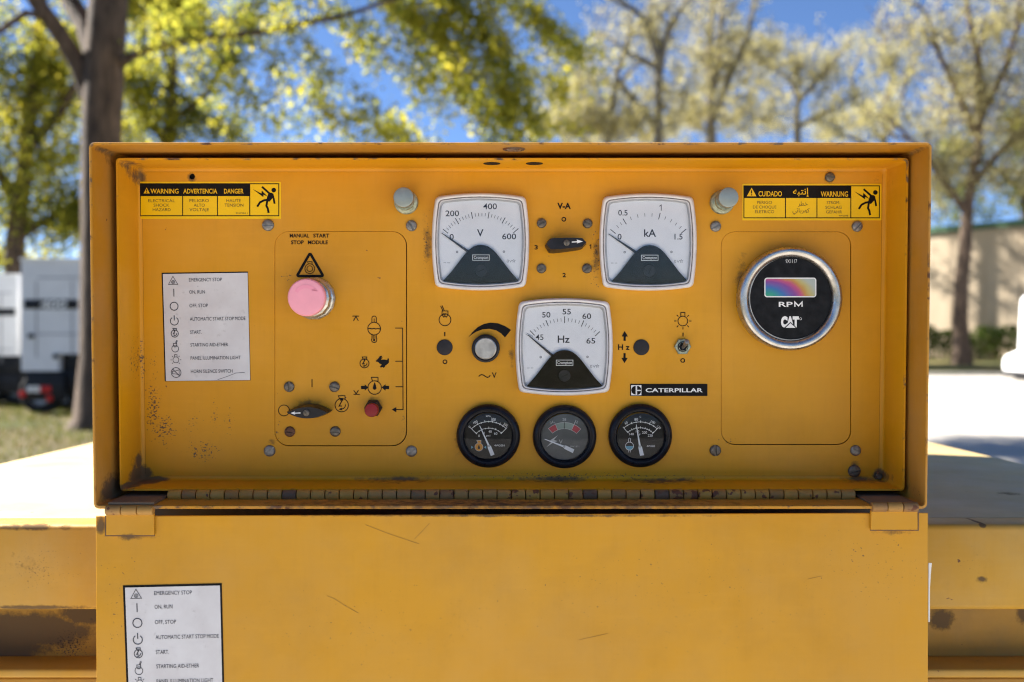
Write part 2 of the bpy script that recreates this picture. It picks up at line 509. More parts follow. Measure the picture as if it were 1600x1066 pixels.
class Ink:
    """flat print: ribbons and fills given in pixels, set down as one thin mesh"""

    def __init__(s, f=P, d=0.0004):
        s.f, s.d, s.v, s.fc, s.k = f, d, [], [], 0

    def _add(s, pts, faces):
        b = len(s.v)
        s.k += 1
        d = s.d + 0.000012 * (s.k % 12)
        s.v += [s.f(x, y, d) for x, y in pts]
        s.fc += [tuple(b + i for i in q) for q in faces]

    def line(s, pts, w, closed=False):
        n = len(pts)
        L, Rr = [], []
        for i, (x, y) in enumerate(pts):
            a = pts[(i - 1) % n] if (closed or i > 0) else None
            b = pts[(i + 1) % n] if (closed or i < n - 1) else None
            ds = []
            if a:
                ds.append((x - a[0], y - a[1]))
            if b:
                ds.append((b[0] - x, b[1] - y))
            ds = [(p / math.hypot(p, q), q / math.hypot(p, q)) for p, q in ds if math.hypot(p, q) > 1e-9]
            tx, ty = sum(p for p, q in ds), sum(q for p, q in ds)
            l = math.hypot(tx, ty) or 1
            tx, ty = tx / l, ty / l
            c = max(0.45, abs(ds[0][0] * tx + ds[0][1] * ty)) if ds else 1
            ox, oy = -ty * w / 2 / c, tx * w / 2 / c
            L.append((x + ox, y + oy))
            Rr.append((x - ox, y - oy))
        m = n if closed else n - 1
        s._add(L + Rr, [(i, (i + 1) % n, n + (i + 1) % n, n + i) for i in range(m)])
        return s

    def fill(s, pts):
        v, f = shape2d([[(x, -y) for x, y in pts]], 0.0, 0.0)
        s._add([(p[0], -p[2]) for p in v], f)
        return s

    def ring(s, x, y, r, w, n=36):
        return s.line(circ(x, y, r, n), w, True)

    def arc(s, x, y, r, a0, a1, w, n=24):
        return s.line(circ(x, y, r, n, a0, a1), w)

    def rect(s, x0, y0, x1, y1):
        s._add([(x0, y0), (x1, y0), (x1, y1), (x0, y1)], [(0, 1, 2, 3)])
        return s

    def text(s, body, x0, x1, base, cap, weight=0.0, rot=0.0, slant=0.0):
        c = bpy.data.curves.new('t', 'FONT')
        c.body = body
        c.resolution_u = 3
        c.offset = weight
        o = bpy.data.objects.new('t', c)
        m = bpy.data.meshes.new_from_object(o)
        v = np.array([p.co[:2] for p in m.vertices])
        f = [tuple(p.vertices) for p in m.polygons]
        bpy.data.objects.remove(o)
        bpy.data.curves.remove(c)
        bpy.data.meshes.remove(m)
        a, b = v[:, 0].min(), v[:, 0].max()
        k = cap / 0.70
        pts = []
        mx = (x0 + x1) / 2
        for x, y in v:
            X = x0 + (x - a) / max(1e-6, b - a) * (x1 - x0) + slant * y * k
            Yv = base - y * k
            if rot:
                dx, dy = X - mx, Yv - base
                X, Yv = mx + dx * math.cos(R(rot)) - dy * math.sin(R(rot)), base + dx * math.sin(R(rot)) + dy * math.cos(R(rot))
            pts.append((X, Yv))
        s._add(pts, f)
        return s

    def make(s, name, mat, parent, label=None):
        return mk(name, s.v, s.fc, mat, parent, 0, label)


def lathe(name, cx, cy, dref, prof, mat, parent, n=48, label=None, smooth=30.0, cap=True):
    """turned part on an axis square to the panel; prof = (radius in px, distance in front of the panel)"""
    c = P(cx, cy, dref)
    k = (BOX_M @ c).y / F
    rings = [[(c.x + r * k * math.cos(2 * math.pi * i / n), -d, c.z + r * k * math.sin(2 * math.pi * i / n)) for i in range(n)] for r, d in prof]
    v, f = loft(rings, True, False, cap)
    return mk(name, v, f, mat, parent, smooth, label)


def box_vf(x0, x1, y0, y1, z0, z1):
    v = [(x0, y0, z0), (x1, y0, z0), (x1, y1, z0), (x0, y1, z0), (x0, y0, z1), (x1, y0, z1), (x1, y1, z1), (x0, y1, z1)]
    return v, [(0, 3, 2, 1), (4, 5, 6, 7), (0, 1, 5, 4), (1, 2, 6, 5), (2, 3, 7, 6), (3, 0, 4, 7)]


def bbox_part(name, x0, x1, y0, y1, z0, z1, mat, parent=None, bev=0.0, seg=2, label=None):
    """bevelled block; coordinates in the thing's frame"""
    c = Vector(((x0 + x1) / 2, (y0 + y1) / 2, (z0 + z1) / 2))
    bm = bmesh.new()
    v, f = box_vf(x0 - c.x, x1 - c.x, y0 - c.y, y1 - c.y, z0 - c.z, z1 - c.z)
    vs = [bm.verts.new(p) for p in v]
    for q in f:
        bm.faces.new([vs[i] for i in q])
    if bev:
        bmesh.ops.bevel(bm, geom=list(bm.edges), offset=bev, segments=seg, profile=0.5, affect='EDGES')
    me = bpy.data.meshes.new(name)
    bm.to_mesh(me)
    bm.free()
    me.materials.append(mat)
    me.shade_smooth()
    me.set_sharp_from_angle(angle=R(40))
    return put(name, me, parent, c, label)


# ------------------------------------------------------------------ SETTING: ground, lot, lawn
def ground_mat(name, cols, scale, rough=0.9, bump=0.02):
    g = G(name)
    a = g.mr(g.noise(scale, 6, 0.65), 0.35, 0.68)
    c = g.mix(a, cols[0], cols[1])
    b = g.mr(g.noise(scale * 0.17, 5, 0.6, off=4.0), 0.42, 0.62)
    c = g.mix(b, c, cols[2])
    g.set(g.b.inputs['Base Color'], c)
    g.b.inputs['Roughness'].default_value = rough
    g.b.inputs['Specular IOR Level'].default_value = 0.2
    g.set(g.b.inputs['Normal'], g.n('ShaderNodeBump', {'Height': g.noise(scale * 6, 5), 'Strength': 0.6, 'Distance': bump}).outputs[0])
    return g.m


M_ground = ground_mat('rough_grass_ground', ((0.040, 0.050, 0.016), (0.075, 0.078, 0.026), (0.105, 0.075, 0.042)), 2.2)
M_lot = ground_mat('pale_concrete', ((0.46, 0.425, 0.375), (0.53, 0.495, 0.44), (0.40, 0.37, 0.33)), 1.1, 0.85, 0.004)
M_lawn = ground_mat('dry_lawn', ((0.15, 0.13, 0.05), (0.20, 0.16, 0.065), (0.10, 0.11, 0.04)), 1.6)
M_kerb = plain('kerb_concrete', (0.34, 0.33, 0.31), 0.9, var=0.15, scale=6)


def sheet(name, xs, ys, zf, mat, label=None):
    v = [(x, y, zf(x, y)) for y in ys for x in xs]
    n = len(xs)
    f = [(j * n + i, j * n + i + 1, (j + 1) * n + i + 1, (j + 1) * n + i) for j in range(len(ys) - 1) for i in range(n - 1)]
    o = put(name, mesh_of(name, v, f, mat, 60))
    o['kind'] = 'structure'
    if label:
        o['label'] = label
    return o


lotz = lambda x, y: 0.004 if y < 12 else 0.004 + 0.0164 * (y - 12)


def groundz(x, y):
    # the land climbs gently towards the back, as the lot does
    t = min(1.0, max(0.0, (x + 6.0) / 5.0))
    s = 0.0164 * max(0.0, min(y, 36) - 12)
    lawn = 0.0 if y < 36.4 else min(0.55, 0.12 + (y - 36.4) * 0.07)
    return t * (s + lawn) - 0.02


xs = [-900, -200, -60, -30, -20, -14, -10, -8, -6, -5, -4, -3, -2, -1, 0, 5, 10, 15, 20, 25, 30, 40, 70, 250, 900]
ys = [-900, -200, -60, -20, -5, 0, 5, 10, 12, 15, 18, 22, 26, 30, 36, 36.4, 37, 39, 41, 43, 46, 50, 60, 90, 200, 900]
sheet('ground', xs, ys, groundz, M_ground)
sheet('parking_lot', [-3.0, 2, 8, 14, 20, 28, 45], [-7, -3, 1, 5, 12, 20, 28, 36], lambda x, y: lotz(x, y) + 0.008, M_lot)
sheet('lawn', [-1.0, 5, 10, 15, 20, 25, 30, 40], [36.42, 37, 38, 39, 40, 41, 42, 43, 44, 46, 48], lambda x, y: groundz(x, y) + 0.02, M_lawn)
ks = []
v, f = [], []
for i in range(33):
    a = len(v)
    x0 = -3 + i * 1.45
    bv, bf = box_vf(x0, x0 + 1.438, 36.02, 36.40, 0.2, 0.395 + 0.13 + 0.004 * math.sin(i * 2.1))
    v += bv
    f += [tuple(a + k for k in q) for q in bf]
kerb = put('kerb', mesh_of('kerb', v, f, M_kerb, 0))
kerb['kind'] = 'structure'


# ------------------------------------------------------------------ THE GENERATOR HOUSING under the control box
ZR = HC - 0.1845
gen = thing('generator_housing', 'yellow steel generator housing with faded flat roof below the control box', 'generator', (0, 2.8, 0))
GO = Vector((0, 2.8, 0))


def gpart(name, x0, x1, y0, y1, z0, z1, mat, bev=0.003, parent=gen, label=None):
    return bbox_part(name, x0, x1, y0 - GO.y, y1 - GO.y, z0, z1, mat, parent, bev, 3, label)


gpart('roof_sheet', -0.80, 0.80, 1.0758, 4.60, ZR - 0.0065, ZR - 0.0005, M_roof, 0.0025, label='faded dusty roof sheet, sunlit on the left')
gpart('front_beam', -0.80, 0.80, 1.03, 1.075, ZR - 0.0885, ZR, M_beam, 0.006)
gpart('recessed_panel', -0.795, 0.795, 1.088, 1.10, ZR - 0.40, ZR - 0.02, M_web, 0.002, label='recessed yellow panel blackened with soot on the left')
gpart('lower_ledge', -0.80, 0.80, 1.04, 1.087, ZR - 0.1615, ZR - 0.1525, M_beam, 0.0025)
gpart('lower_panel', -0.79, 0.79, 1.06, 1.0865, ZR - 0.60, ZR - 0.168, M_web, 0.002)
gpart('side_panel', -0.80, -0.782, 1.10, 4.59, 0.22, ZR - 0.0065, M_beam, 0.002)
gpart('side_panel', 0.782, 0.80, 1.10, 4.59, 0.22, ZR - 0.0065, M_beam, 0.002)
gpart('end_panel', -0.78, 0.78, 4.56, 4.58, 0.22, ZR - 0.0065, M_beam, 0.002)
gpart('skid_rail', -0.80, -0.66, 1.05, 4.6, 0.0, 0.215, M_blackpl, 0.006)
gpart('skid_rail', 0.66, 0.80, 1.05, 4.6, 0.0, 0.215, M_blackpl, 0.006)
gpart('lower_front', -0.78, 0.78, 1.075, 1.095, 0.2, ZR - 0.605, M_beam, 0.002)

# ------------------------------------------------------------------ THE CONTROL BOX
box = thing('control_box', 'open yellow control box with white square meters and round gauges on its panel', 'control box', BOX_AT)
box.rotation_euler = (R(1.8), 0, 0)
HD = 0.090                                            # hood rim stands this far in front of the panel
tl, br = P(137.5, 222.5, HD), P(1454, 795.5, HD)
HX0, HX1, HZ1, HZ0 = (tl.x + P(147, 795, HD).x) / 2, (P(1455, 225, HD).x + P(1450.5, 790, HD).x) / 2, tl.z, br.z


def ringpts(x0, x1, z0, z1, r, d, n=5):
    pts = []
    for cx, cz, a in ((x1 - r, z1 - r, 0), (x0 + r, z1 - r, 90), (x0 + r, z0 + r, 180), (x1 - r, z0 + r, 270)):
        for i in range(n + 1):
            t = R(a + 90 * i / n)
            pts.append((cx + r * math.cos(t), -d, cz + r * math.sin(t)))
    return pts


def hring(off, offb, r, d):
    return ringpts(HX0 + off, HX1 - off, HZ0 + offb, HZ1 - off, r, d)


th, tb = 0.0022, 0.0030
rings = [hring(0, 0, 0.005, -0.86), hring(0, 0, 0.005, HD - 0.0008), hring(0.0004, 0.0004, 0.0046, HD), hring(th - 0.0005, tb - 0.0005, 0.0035, HD),
         hring(th, tb, 0.003, HD - 0.0008), hring(th, tb, 0.003, -0.855)]
v, f = loft(rings)
hood = mk('hood', v, f, M_hood, box, 30)
v, f = box_vf(HX0 + 0.003, HX1 - 0.003, 0.853, 0.859, HZ0 + 0.0035, HZ1 - 0.003)
mk('rear_panel', v, f, M_hood, hood, 0)
v, f = box_vf(-0.372, 0.372, 0.0, 0.84, HZ0 - 0.06, HZ0 - 0.0005)
mk('plinth', v, f, M_blackpl, box, 0)  # black colour paints the deep shade in the gap above the door

# worn hole in the hood's top flange; a bright disc paints the sky behind
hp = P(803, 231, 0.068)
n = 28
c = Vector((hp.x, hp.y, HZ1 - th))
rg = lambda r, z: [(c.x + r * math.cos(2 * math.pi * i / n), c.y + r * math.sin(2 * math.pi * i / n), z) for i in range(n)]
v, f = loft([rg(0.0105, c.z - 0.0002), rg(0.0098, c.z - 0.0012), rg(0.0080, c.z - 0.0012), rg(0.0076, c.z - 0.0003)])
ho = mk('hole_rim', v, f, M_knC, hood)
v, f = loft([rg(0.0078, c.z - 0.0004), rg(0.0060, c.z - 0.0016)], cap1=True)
mk('hole_sky_disc', v, f, M_chrome, hood)

# the panel tray: walls swept round the rim
TD = 0.051
a, b = P(180.5, 246.5, TD), P(1414.5, 767.5, TD)
TX0, TX1, TZ1, TZ0 = (a.x + P(186.5, 767, TD).x) / 2, (b.x + P(1410, 767, TD).x) / 2 + 0.001, a.z, b.z


def tring(off, r, d):
    return ringpts(TX0 + off, TX1 - off, TZ0 + off, TZ1 - off, r, d, 6)


w0 = 0.0022
fr = 0.0038
rings = [tring(0, 0.004, -0.003), tring(0, 0.004, TD - 0.0009), tring(0.0004, 0.0036, TD), tring(w0 - 0.0004, 0.003, TD), tring(w0, 0.003, TD - 0.0009)]
for i in range(6):
    t = R(90 * i / 5)
    rings.append(tring(w0 + fr * (1 - math.cos(t)), 0.003, fr * (1 - math.sin(t))))
v, f = loft(rings)
tray = mk('panel_tray', v, f, M_panel, box, 40)
off = w0 + fr


def XZ(lp):
    return [(P(x, y, 0).x, P(x, y, 0).z) for x, y in lp]


PL0, PL1 = (429, 361.5, 636, 697.5), (1126.5, 362, 1330, 695.5)
outer = [(TX0 + off + .0002, TZ0 + off + .0002), (TX1 - off - .0002, TZ0 + off + .0002), (TX1 - off - .0002, TZ1 - off - .0002), (TX0 + off + .0002, TZ1 - off - .0002)]
holes = [XZ(rrect(*PL0, 23)), XZ(rrect(*PL1, 22)), XZ(circ(300, 276, 4.6, 20))]
v, f = shape2d([outer] + holes, 0.0, 0.001)
panel = mk('instrument_panel', [(x, y + 0.001, z) for x, y, z in v], f, M_panel, box, 30, 'yellow instrument panel sheet, stained with dark specks at lower left')


def inset(q, g=1.35):
    return (q[0] + .45, q[1] + .45, q[2] - g, q[3] - g)


plateL = slab('start_stop_plate', [rrect(*inset(PL0), 22)], -0.0028, -0.0009, M_panel, box, 0.0003)
plateR = slab('tachometer_plate', [rrect(*inset(PL1), 21)], -0.0028, -0.0009, M_panel, box, 0.0003)
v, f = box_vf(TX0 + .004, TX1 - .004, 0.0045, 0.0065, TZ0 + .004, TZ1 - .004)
mk('cavity_shade_sheet', v, f, M_dark, box, 0)  # added black sheet, paints the dark cavity behind the panel openings

# two slots in the top wall, their inner shade painted as black discs
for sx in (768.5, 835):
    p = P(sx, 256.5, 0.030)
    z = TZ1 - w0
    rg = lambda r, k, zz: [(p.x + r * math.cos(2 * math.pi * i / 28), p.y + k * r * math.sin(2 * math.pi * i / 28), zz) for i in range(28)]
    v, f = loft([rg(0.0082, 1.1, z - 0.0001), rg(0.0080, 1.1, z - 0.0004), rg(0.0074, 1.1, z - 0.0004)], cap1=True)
    mk('slot_shade_disc', v, f, M_dark, tray)


# ---- screws
def screw_mesh(name, mat, r, h):
    v, f = [], []
    n = 24
    rr = [(r, 0), (r, h * .35), (r * .98, h * .45)]
    rings = [[(q * math.cos(2 * math.pi * i / n), -d, q * math.sin(2 * math.pi * i / n)) for i in range(n)] for q, d in rr]
    v, f = loft(rings, cap1=True)
    sw = r * 0.17
    for s in (-1, 1):
        base = len(v)
        prof = [(0.97, .45), (0.93, .72), (0.80, .90), (0.55, 1.0)]
        m = 13
        prev = []
        for q, d in prof:
            rad = r * q
            a0 = math.asin(min(0.95, sw / rad))
            prev.append([(rad * math.cos(a0 + (math.pi - 2 * a0) * i / (m - 1)), -h * d, s * rad * math.sin(a0 + (math.pi - 2 * a0) * i / (m - 1))) for i in range(m)])
        lv, lf = loft(prev, True, False, True)
        if s < 0:
            lf = [tuple(reversed(q)) for q in lf]
        v += lv
        f += [tuple(base + i for i in q) for q in lf]
    return mesh_of(name, v, f, mat, 40)


SCR = {m.name: {} for m in (M_steel, M_steeld, M_steelr)}


def screw(px, py, r, mat, ang, parent, d=0.0, h=0.0028):
    key = round(r, 1)
    if key not in SCR[mat.name]:
        SCR[mat.name][key] = screw_mesh('screw', mat, r / F, h)
    o = put('screw', SCR[mat.name][key], parent, P(px, py, d))
    o.rotation_euler = (0, R(ang), 0)
    return o


for x, y, r, m, a_ in ((419, 352, 9.2, M_steel, 3), (643, 353, 8.6, M_steel, 65), (1118, 354, 8.4, M_steel, -25), (1339, 354, 8.4, M_steel, -50),
                       (421.5, 704.5, 9, M_steel, -42), (643, 705, 8.8, M_steel, -40), (1117.5, 704, 8.8, M_steeld, 85), (1336.5, 704, 8.4, M_steel, 40),
                       (1296.5, 277, 7.6, M_steeld, 8), (1334.5, 736, 9.8, M_steeld, -20)):
    screw(x, y, r, m, a_, panel)
for x, y, m, a_ in ((452, 604.5, M_steeld, 90), (522.8, 604.6, M_steeld, 15), (453, 674.6, M_steelr, 10), (524, 674.3, M_steeld, 5)):
    screw(x, y, 8.2, m, a_, plateL, -0.0009)
for x, y, a_ in ((846.3, 349, -28), (918, 349.4, 25), (846, 419.7, -40), (917, 419.7, -35)):
    screw(x, y, 7.6, M_steeld, a_, panel)
lathe('bolt_stub', 1373, 744, 0.004, [(5, 0), (5, .005), (4, .006)], M_steeld, panel, 12)

# ---- warning stickers


def man(k, X, Yp, s):
    q = lambda pts: [(X + x / s, Yp + y / s) for x, y in pts]
    k.fill(q([(c_[0], c_[1]) for c_ in circ(1480, 120, 25, 20)]))
    k.line(q([(1352, 84), (1395, 122), (1445, 166)]), 21 / s)
    k.fill(q([(1425, 146), (1462, 150), (1480, 168), (1470, 205), (1432, 246), (1398, 236), (1408, 196)]))
    k.line(q([(1464, 160), (1480, 215), (1489, 268)]), 20 / s)
    k.line(q([(1418, 224), (1372, 232), (1330, 254), (1300, 300)]), 22 / s)
    k.line(q([(1412, 220), (1400, 290), (1415, 320), (1424, 368)]), 22 / s)
    k.fill(q([(1250, 108), (1346, 158), (1350, 124), (1412, 190), (1369, 168), (1366, 195)]))


def warning_sticker(o, outline, head, divs, items, heads, tri, manoff, label):
    st = slab('warning_sticker', [rrect(*o, 1.0, 2)], 0.0, 0.00045, M_yel, box, 0.0, label=label)
    k = Ink(P, 0.0006)
    x0, y0, x1, y1 = outline
    k.line([(x0, y0), (x1, y0), (x1, y1), (x0, y1)], 1.4, True)
    k.rect(x0, y0, divs[2], head)
    for dv in divs:
        k.line([(dv, head - 1), (dv, y1)], 1.4)
    k.line([(divs[2], y0), (divs[2], head)], 1.4)
    k.make('printed_frame', M_black, st)
    t = Ink(P, 0.0009)
    for a_ in heads:
        t.text(*a_)
    t.make('heading_lettering', M_yelp, st)
    tx0, tx1, ty0, ty1 = tri
    Ink(P, 0.0009).fill([((tx0 + tx1) / 2, ty0), (tx0, ty1), (tx1, ty1)]).make('warning_triangle', M_yelp, st)
    mx, hh = (tx0 + tx1) / 2, ty1 - ty0
    e = Ink(P, 0.0011)
    e.line([(mx, ty0 + hh * .3), (mx, ty0 + hh * .68)], 1.5)
    e.line([(mx, ty0 + hh * .76), (mx, ty0 + hh * .9)], 1.5)
    e.make('exclamation_mark', M_black, st)
    t = Ink(P, 0.0006)
    for a_ in items:
        t.text(*a_)
    t.make('body_lettering', M_bodyink, st)
    k = Ink(P, 0.0006)
    man(k, *manoff)
    k.make('shock_pictogram', M_black, st)
    return st


warning_sticker((216.5, 284, 439, 342), (219.2, 287.3, 435.6, 337.3), 306.6, (285.4, 339.8, 390.2),
                [('ELECTRICAL', 231.5, 273.2, 316, 4.8), ('SHOCK', 240, 264.6, 323.1, 4.8), ('HAZARD', 238.7, 266.7, 330.1, 4.8), ('PELIGRO', 296, 326.4, 316, 4.8),
                 ('ALTO', 302.7, 320, 323.1, 4.8), ('VOLTAJE', 296, 326.4, 330.1, 4.8), ('HAUTE', 353.7, 376.3, 316, 4.8), ('TENSION', 350.8, 380.3, 323.1, 4.8),
                 ('8N7984 1', 368.8, 386.8, 334.4, 2.4)],
                [('WARNING', 235, 279, 302.4, 7.3, .018), ('ADVERTENCIA', 286.4, 339.4, 302.4, 7.3, .018), ('DANGER', 350, 380.6, 302.4, 7.3, .018)],
                (224.3, 234, 293, 302.4), (215, 280, 6.957), 'yellow and black warning sticker headed WARNING, ADVERTENCIA and DANGER')
AR = ("\uFE87\uFEE7\uFE98\uFE92\uFEEA"[::-1], "\uFEA7\uFEC4\uFEAE"[::-1], "\uFEDB\uFEEC\uFEAE\uFE91\uFE8E\uFE8B\uFEF2"[::-1])
warning_sticker((1160, 287.2, 1377.2, 344.4), (1162.4, 290.6, 1374, 340.6), 309.6, (1227.3, 1276.5, 1329.4),
                [('PERIGO', 1183, 1206.3, 318.8, 4.7), ('DE CHOQUE', 1176.6, 1213, 326, 4.7), ('ELETRICO', 1179.7, 1209.6, 333.3, 4.7), (AR[1], 1247, 1262, 321.5, 6.5),
                 (AR[2], 1238.4, 1265, 332, 6.5), ('STROM-', 1291.8, 1313, 319.1, 4.7), ('SCHLAG', 1289.7, 1315, 326.4, 4.7), ('GEFAHR', 1290.8, 1315.7, 333.7, 4.7),
                 ('4W2098', 1310.5, 1325.3, 338.5, 2.4)],
                [('CUIDADO', 1185.2, 1221.8, 306.9, 8.0, .018), (AR[0], 1239, 1264.2, 304, 10, .012), ('WARNUNG', 1282.5, 1325, 307.3, 8.0, .018)],
                (1166.8, 1182, 293.4, 306.9), (1155, 283.6, 6.957), 'yellow and black warning sticker headed CUIDADO, an Arabic word and WARNUNG')


# ---- symbol legend stickers
def quad_map(TL, TR, BR, BL, w, h, f):
    def m(u, v, d):
        a_, b_ = u / w, v / h
        x = (1 - b_) * ((1 - a_) * TL[0] + a_ * TR[0]) + b_ * ((1 - a_) * BL[0] + a_ * BR[0])
        y = (1 - b_) * ((1 - a_) * TL[1] + a_ * TR[1]) + b_ * ((1 - a_) * BL[1] + a_ * BR[1])
        return f(x, y, d)
    return m


def engine(k, x, y, r, w, neck, neck_h):
    """engine block outline: circle with an open neck"""
    h = math.degrees(math.acos(neck / r))
    pts = circ(x, y, r, 36, h - 360, 180 - h)
    pts = list(reversed(pts))
    k.line([(x - neck, y - r - neck_h)] + pts + [(x + neck, y - r - neck_h)], w, True)


def start_symbol(k, x, y, r, w):
    engine(k, x, y, r, w, r * .5, r * .42)
    k.rect(x - r * .24, y - r * 1.08, x + r * .24, y - r * .7)
    k.line([(x + r * .05, y - r * .7), (x - r * .38, y + r * .12), (x + r * .05, y + r * .12)], w * 1.3)
    k.line(circ(x, y, r * .55, 10, -110, 10), w)
    k.fill([(x - r * .45, y + r * .62), (x - r * .02, y + r * .38), (x + r * .05, y + r * .78)])


def ether_symbol(k, x, y, r, w, rot=1):
    k.ring(x, y, r, w)
    k.line([(x - r * .5, y - r * .8), (x - r * .5, y - r * 1.5), (x + r * .5, y - r * 1.5), (x + r * .5, y - r * .8), (x + r * .2, y - r * .45), (x, y - r * .7), (x - r * .2, y - r * .45)], w, True)
    k.line([(x + rot * r * .35, y - r * 1.55), (x + rot * r * .75, y - r * 2.35)], w)
    k.line([(x + rot * r * .1, y - r * 1.5), (x + rot * r * .5, y - r * 2.45)], w)


def bulb_symbol(k, x, y, r, w, ray_=(1.35, 1.85)):
    k.ring(x, y, r, w)
    k.line([(x - r * .42, y - r * .95), (x - r * .42, y - r * 1.75), (x + r * .42, y - r * 1.75), (x + r * .42, y - r * .95)], w)
    for a_ in (0, 45, 135, 180, 225, 315):
        k.line([(x + r * ray_[0] * math.cos(R(a_)), y - r * ray_[0] * math.sin(R(a_))), (x + r * ray_[1] * math.cos(R(a_)), y - r * ray_[1] * math.sin(R(a_)))], w)


def legend(quad, f, d, label, border):
    m = quad_map(*quad, 135, 168, f)
    bx = Ink(m, d)
    bx.rect(0, 0, 135, 168)
    st = bx.make('symbol_legend', M_black, box, label)
    pp = Ink(m, d + 0.00025)
    l, t_, r_, b_ = border
    pp.rect(l, t_, 135 - r_, 168 - b_)
    pp.make('paper', M_paper, st)
    e = d + 0.0005
    k = Ink(m, e)
    k.line([(17.5, 5.6), (10.2, 18.2), (24.8, 18.2)], 0.8, True)
    k.ring(17.5, 14.6, 2.6, .7, 16)
    k.ring(17.5, 14.6, 1.2, .6, 12)
    k.line([(18.2, 25), (18.2, 37)], 1.3)
    k.ring(18, 52, 6.2, 1.2)
    k.arc(17.7, 75, 6.2, 122, 418, 1.2)
    k.line([(17.7, 66), (17.7, 74)], 1.3)
    start_symbol(k, 17.8, 94.3, 5.6, 1.1)
    ether_symbol(k, 17.8, 117.6, 5.3, .9)
    bulb_symbol(k, 18.4, 135, 4.6, .8)
    k.ring(18.2, 154.6, 7.6, 1.0)
    k.line([(12.8, 149.2), (23.6, 160)], 1.1)
    k.line([(12.5, 152.5), (16, 152.5), (23, 150.5), (23, 158), (16, 156.6), (12.5, 156.6)], .8, True)
    k.make('symbols', M_ink, st)
    k = Ink(m, e)
    for s_, x0, w_, y in (('EMERGENCY STOP', 42.4, 51.5, 14.2), ('ON, RUN', 42.3, 24.5, 33), ('OFF, STOP', 42, 29, 54), ('AUTOMATIC START STOP MODE', 42.2, 87, 74.8),
                          ('START.', 42, 18, 95.2), ('STARTING AID-ETHER', 42, 59, 114.8), ('PANEL ILLUMINATION LIGHT', 41.6, 78.5, 135.2), ('HORN SILENCE SWITCH', 41.5, 65.5, 155.8)):
        k.text(s_, x0, x0 + w_, y, 5.4, 0.0)
    k.make('lettering', M_ink, st)
    return st, m, e


st, m_, e_ = legend(((252.5, 426.5), (387.5, 424.5), (391.5, 594.5), (257.5, 596)), P, 0.0003, 'white symbol legend stuck on the panel, creased at its lower right corner', (1.8, 1.8, 0.7, 0.5))
Ink(m_, e_).line([(83, 166.5), (100, 161), (112, 156.5), (126, 155.5)], .6).make('crease', M_ink, st)

# ---- start and stop module: print, emergency button, key switch, red button
k = Ink(P, -0.0005)
k.text('MANUAL', 452.7, 483, 371.2, 5.7, .018).text('START', 489.5, 514.5, 371.2, 5.7, .018).text('STOP', 454.9, 474.6, 381.7, 5.7, .018).text('MODULE', 481.2, 512.3, 381.7, 5.7, .018)
k.make('lettering', M_black, plateL)
k = Ink(P, -0.0005)
tri = []
for (x, y), (a0, a1) in zip(((484.4, 398.8), (466.6, 430), (502.4, 430)), ((30, 150), (150, 270), (270, 390))):
    tri += circ(x, y, 1.6, 6, a0, a1)
k.line(tri, 4.0, True)
engine(k, 484, 420, 7.6, 1.1, 3.6, 3.2)
k.ring(484, 420, 4.5, 1.0)
k.make('emergency_stop_symbol', M_black, plateL)
k = Ink(P, -0.0005)
k.line([(550.6, 494.2), (561.1, 494.2)], 1.2).line([(552.2, 501.6), (556.2, 494.8), (560, 501.6)], 1.2)
k.make('upper_limit_mark', M_black, plateL)
k = Ink(P, -0.0005)
k.line([(552.2, 616.4), (562.3, 616.4)], 1.2).line([(552.7, 610), (556.4, 615.8), (560, 610)], 1.2)
k.make('lower_limit_mark', M_black, plateL)
k = Ink(P, -0.0005)
k.ring(584.6, 513.8, 9.9, 1.2)
k.line([(575, 514), (578, 513.4), (581, 514.2), (584, 513.5), (587, 514.3), (590, 513.6), (594.2, 514.4)], 1.3)
k.line([(581.1, 504.4)] + list(reversed(circ(584.6, 497.6, 3.5, 10, 0, 180))) + [(588.1, 504.4)], 1.1)
k.line([(584.6, 498), (584.6, 504)], 1.1)
k.line([(581.3, 523.2)] + circ(584.6, 531.3, 4.1, 16, 145, 395) + [(587.9, 523.2)], 1.1)
k.line([(583.4, 523.4), (583.4, 530)], .8).line([(585.8, 523.4), (585.8, 530)], .8).fill(circ(584.6, 531.6, 1.7, 12))
k.make('coolant_symbol', M_black, plateL)
k = Ink(P, -0.0005)
start_symbol(k, 569.5, 568, 7.0, 1.15)
k.make('start_symbol', M_black, plateL)
rab = [(280, 497), (300, 478), (318, 455), (340, 450), (328, 470), (345, 462), (330, 482), (327, 489), (355, 486), (385, 491), (391, 473), (402, 478), (399, 500), (402, 512), (388, 528),
       (366, 543), (366, 552), (350, 563), (340, 553), (330, 560), (315, 555), (325, 545), (334, 531), (312, 521), (302, 508), (285, 506)]
Ink(P, -0.0005).fill([(540 + x / 5.925, 480 + y / 5.925) for x, y in rab]).make('running_animal_symbol', M_black, plateL)
k = Ink(P, -0.0005)
engine(k, 585.4, 605.9, 10.5, 1.2, 5.2, 5.6)
k.fill([(585.4, 597.2), (587, 601.5)] + circ(585.4, 606.4, 2.8, 12, 30, -210) + [(583.8, 601.5)])
k.fill([(564.2, 603.2), (570, 603.2), (570, 600.6), (574.9, 605.7), (570, 610.6), (570, 608.2), (564.2, 608.2)])
k.fill([(608, 603.2), (602.5, 603.2), (602.5, 600.6), (596.2, 605.7), (602.5, 610.6), (602.5, 608.2), (608, 608.2)])
k.make('oil_pressure_symbol', M_black, plateL)
k = Ink(P, -0.0005)
k.line([(617.3, 512.9), (628.9, 512.9), (629.8, 640.3), (617, 640.3)], 1.2)
k.line([(617.6, 564.7), (629, 564.7)], 1.2).line([(618.2, 604.6), (629.3, 604.6)], 1.2)
k.fill([(612.2, 640.3), (619.2, 636.2), (619.2, 644.3)])
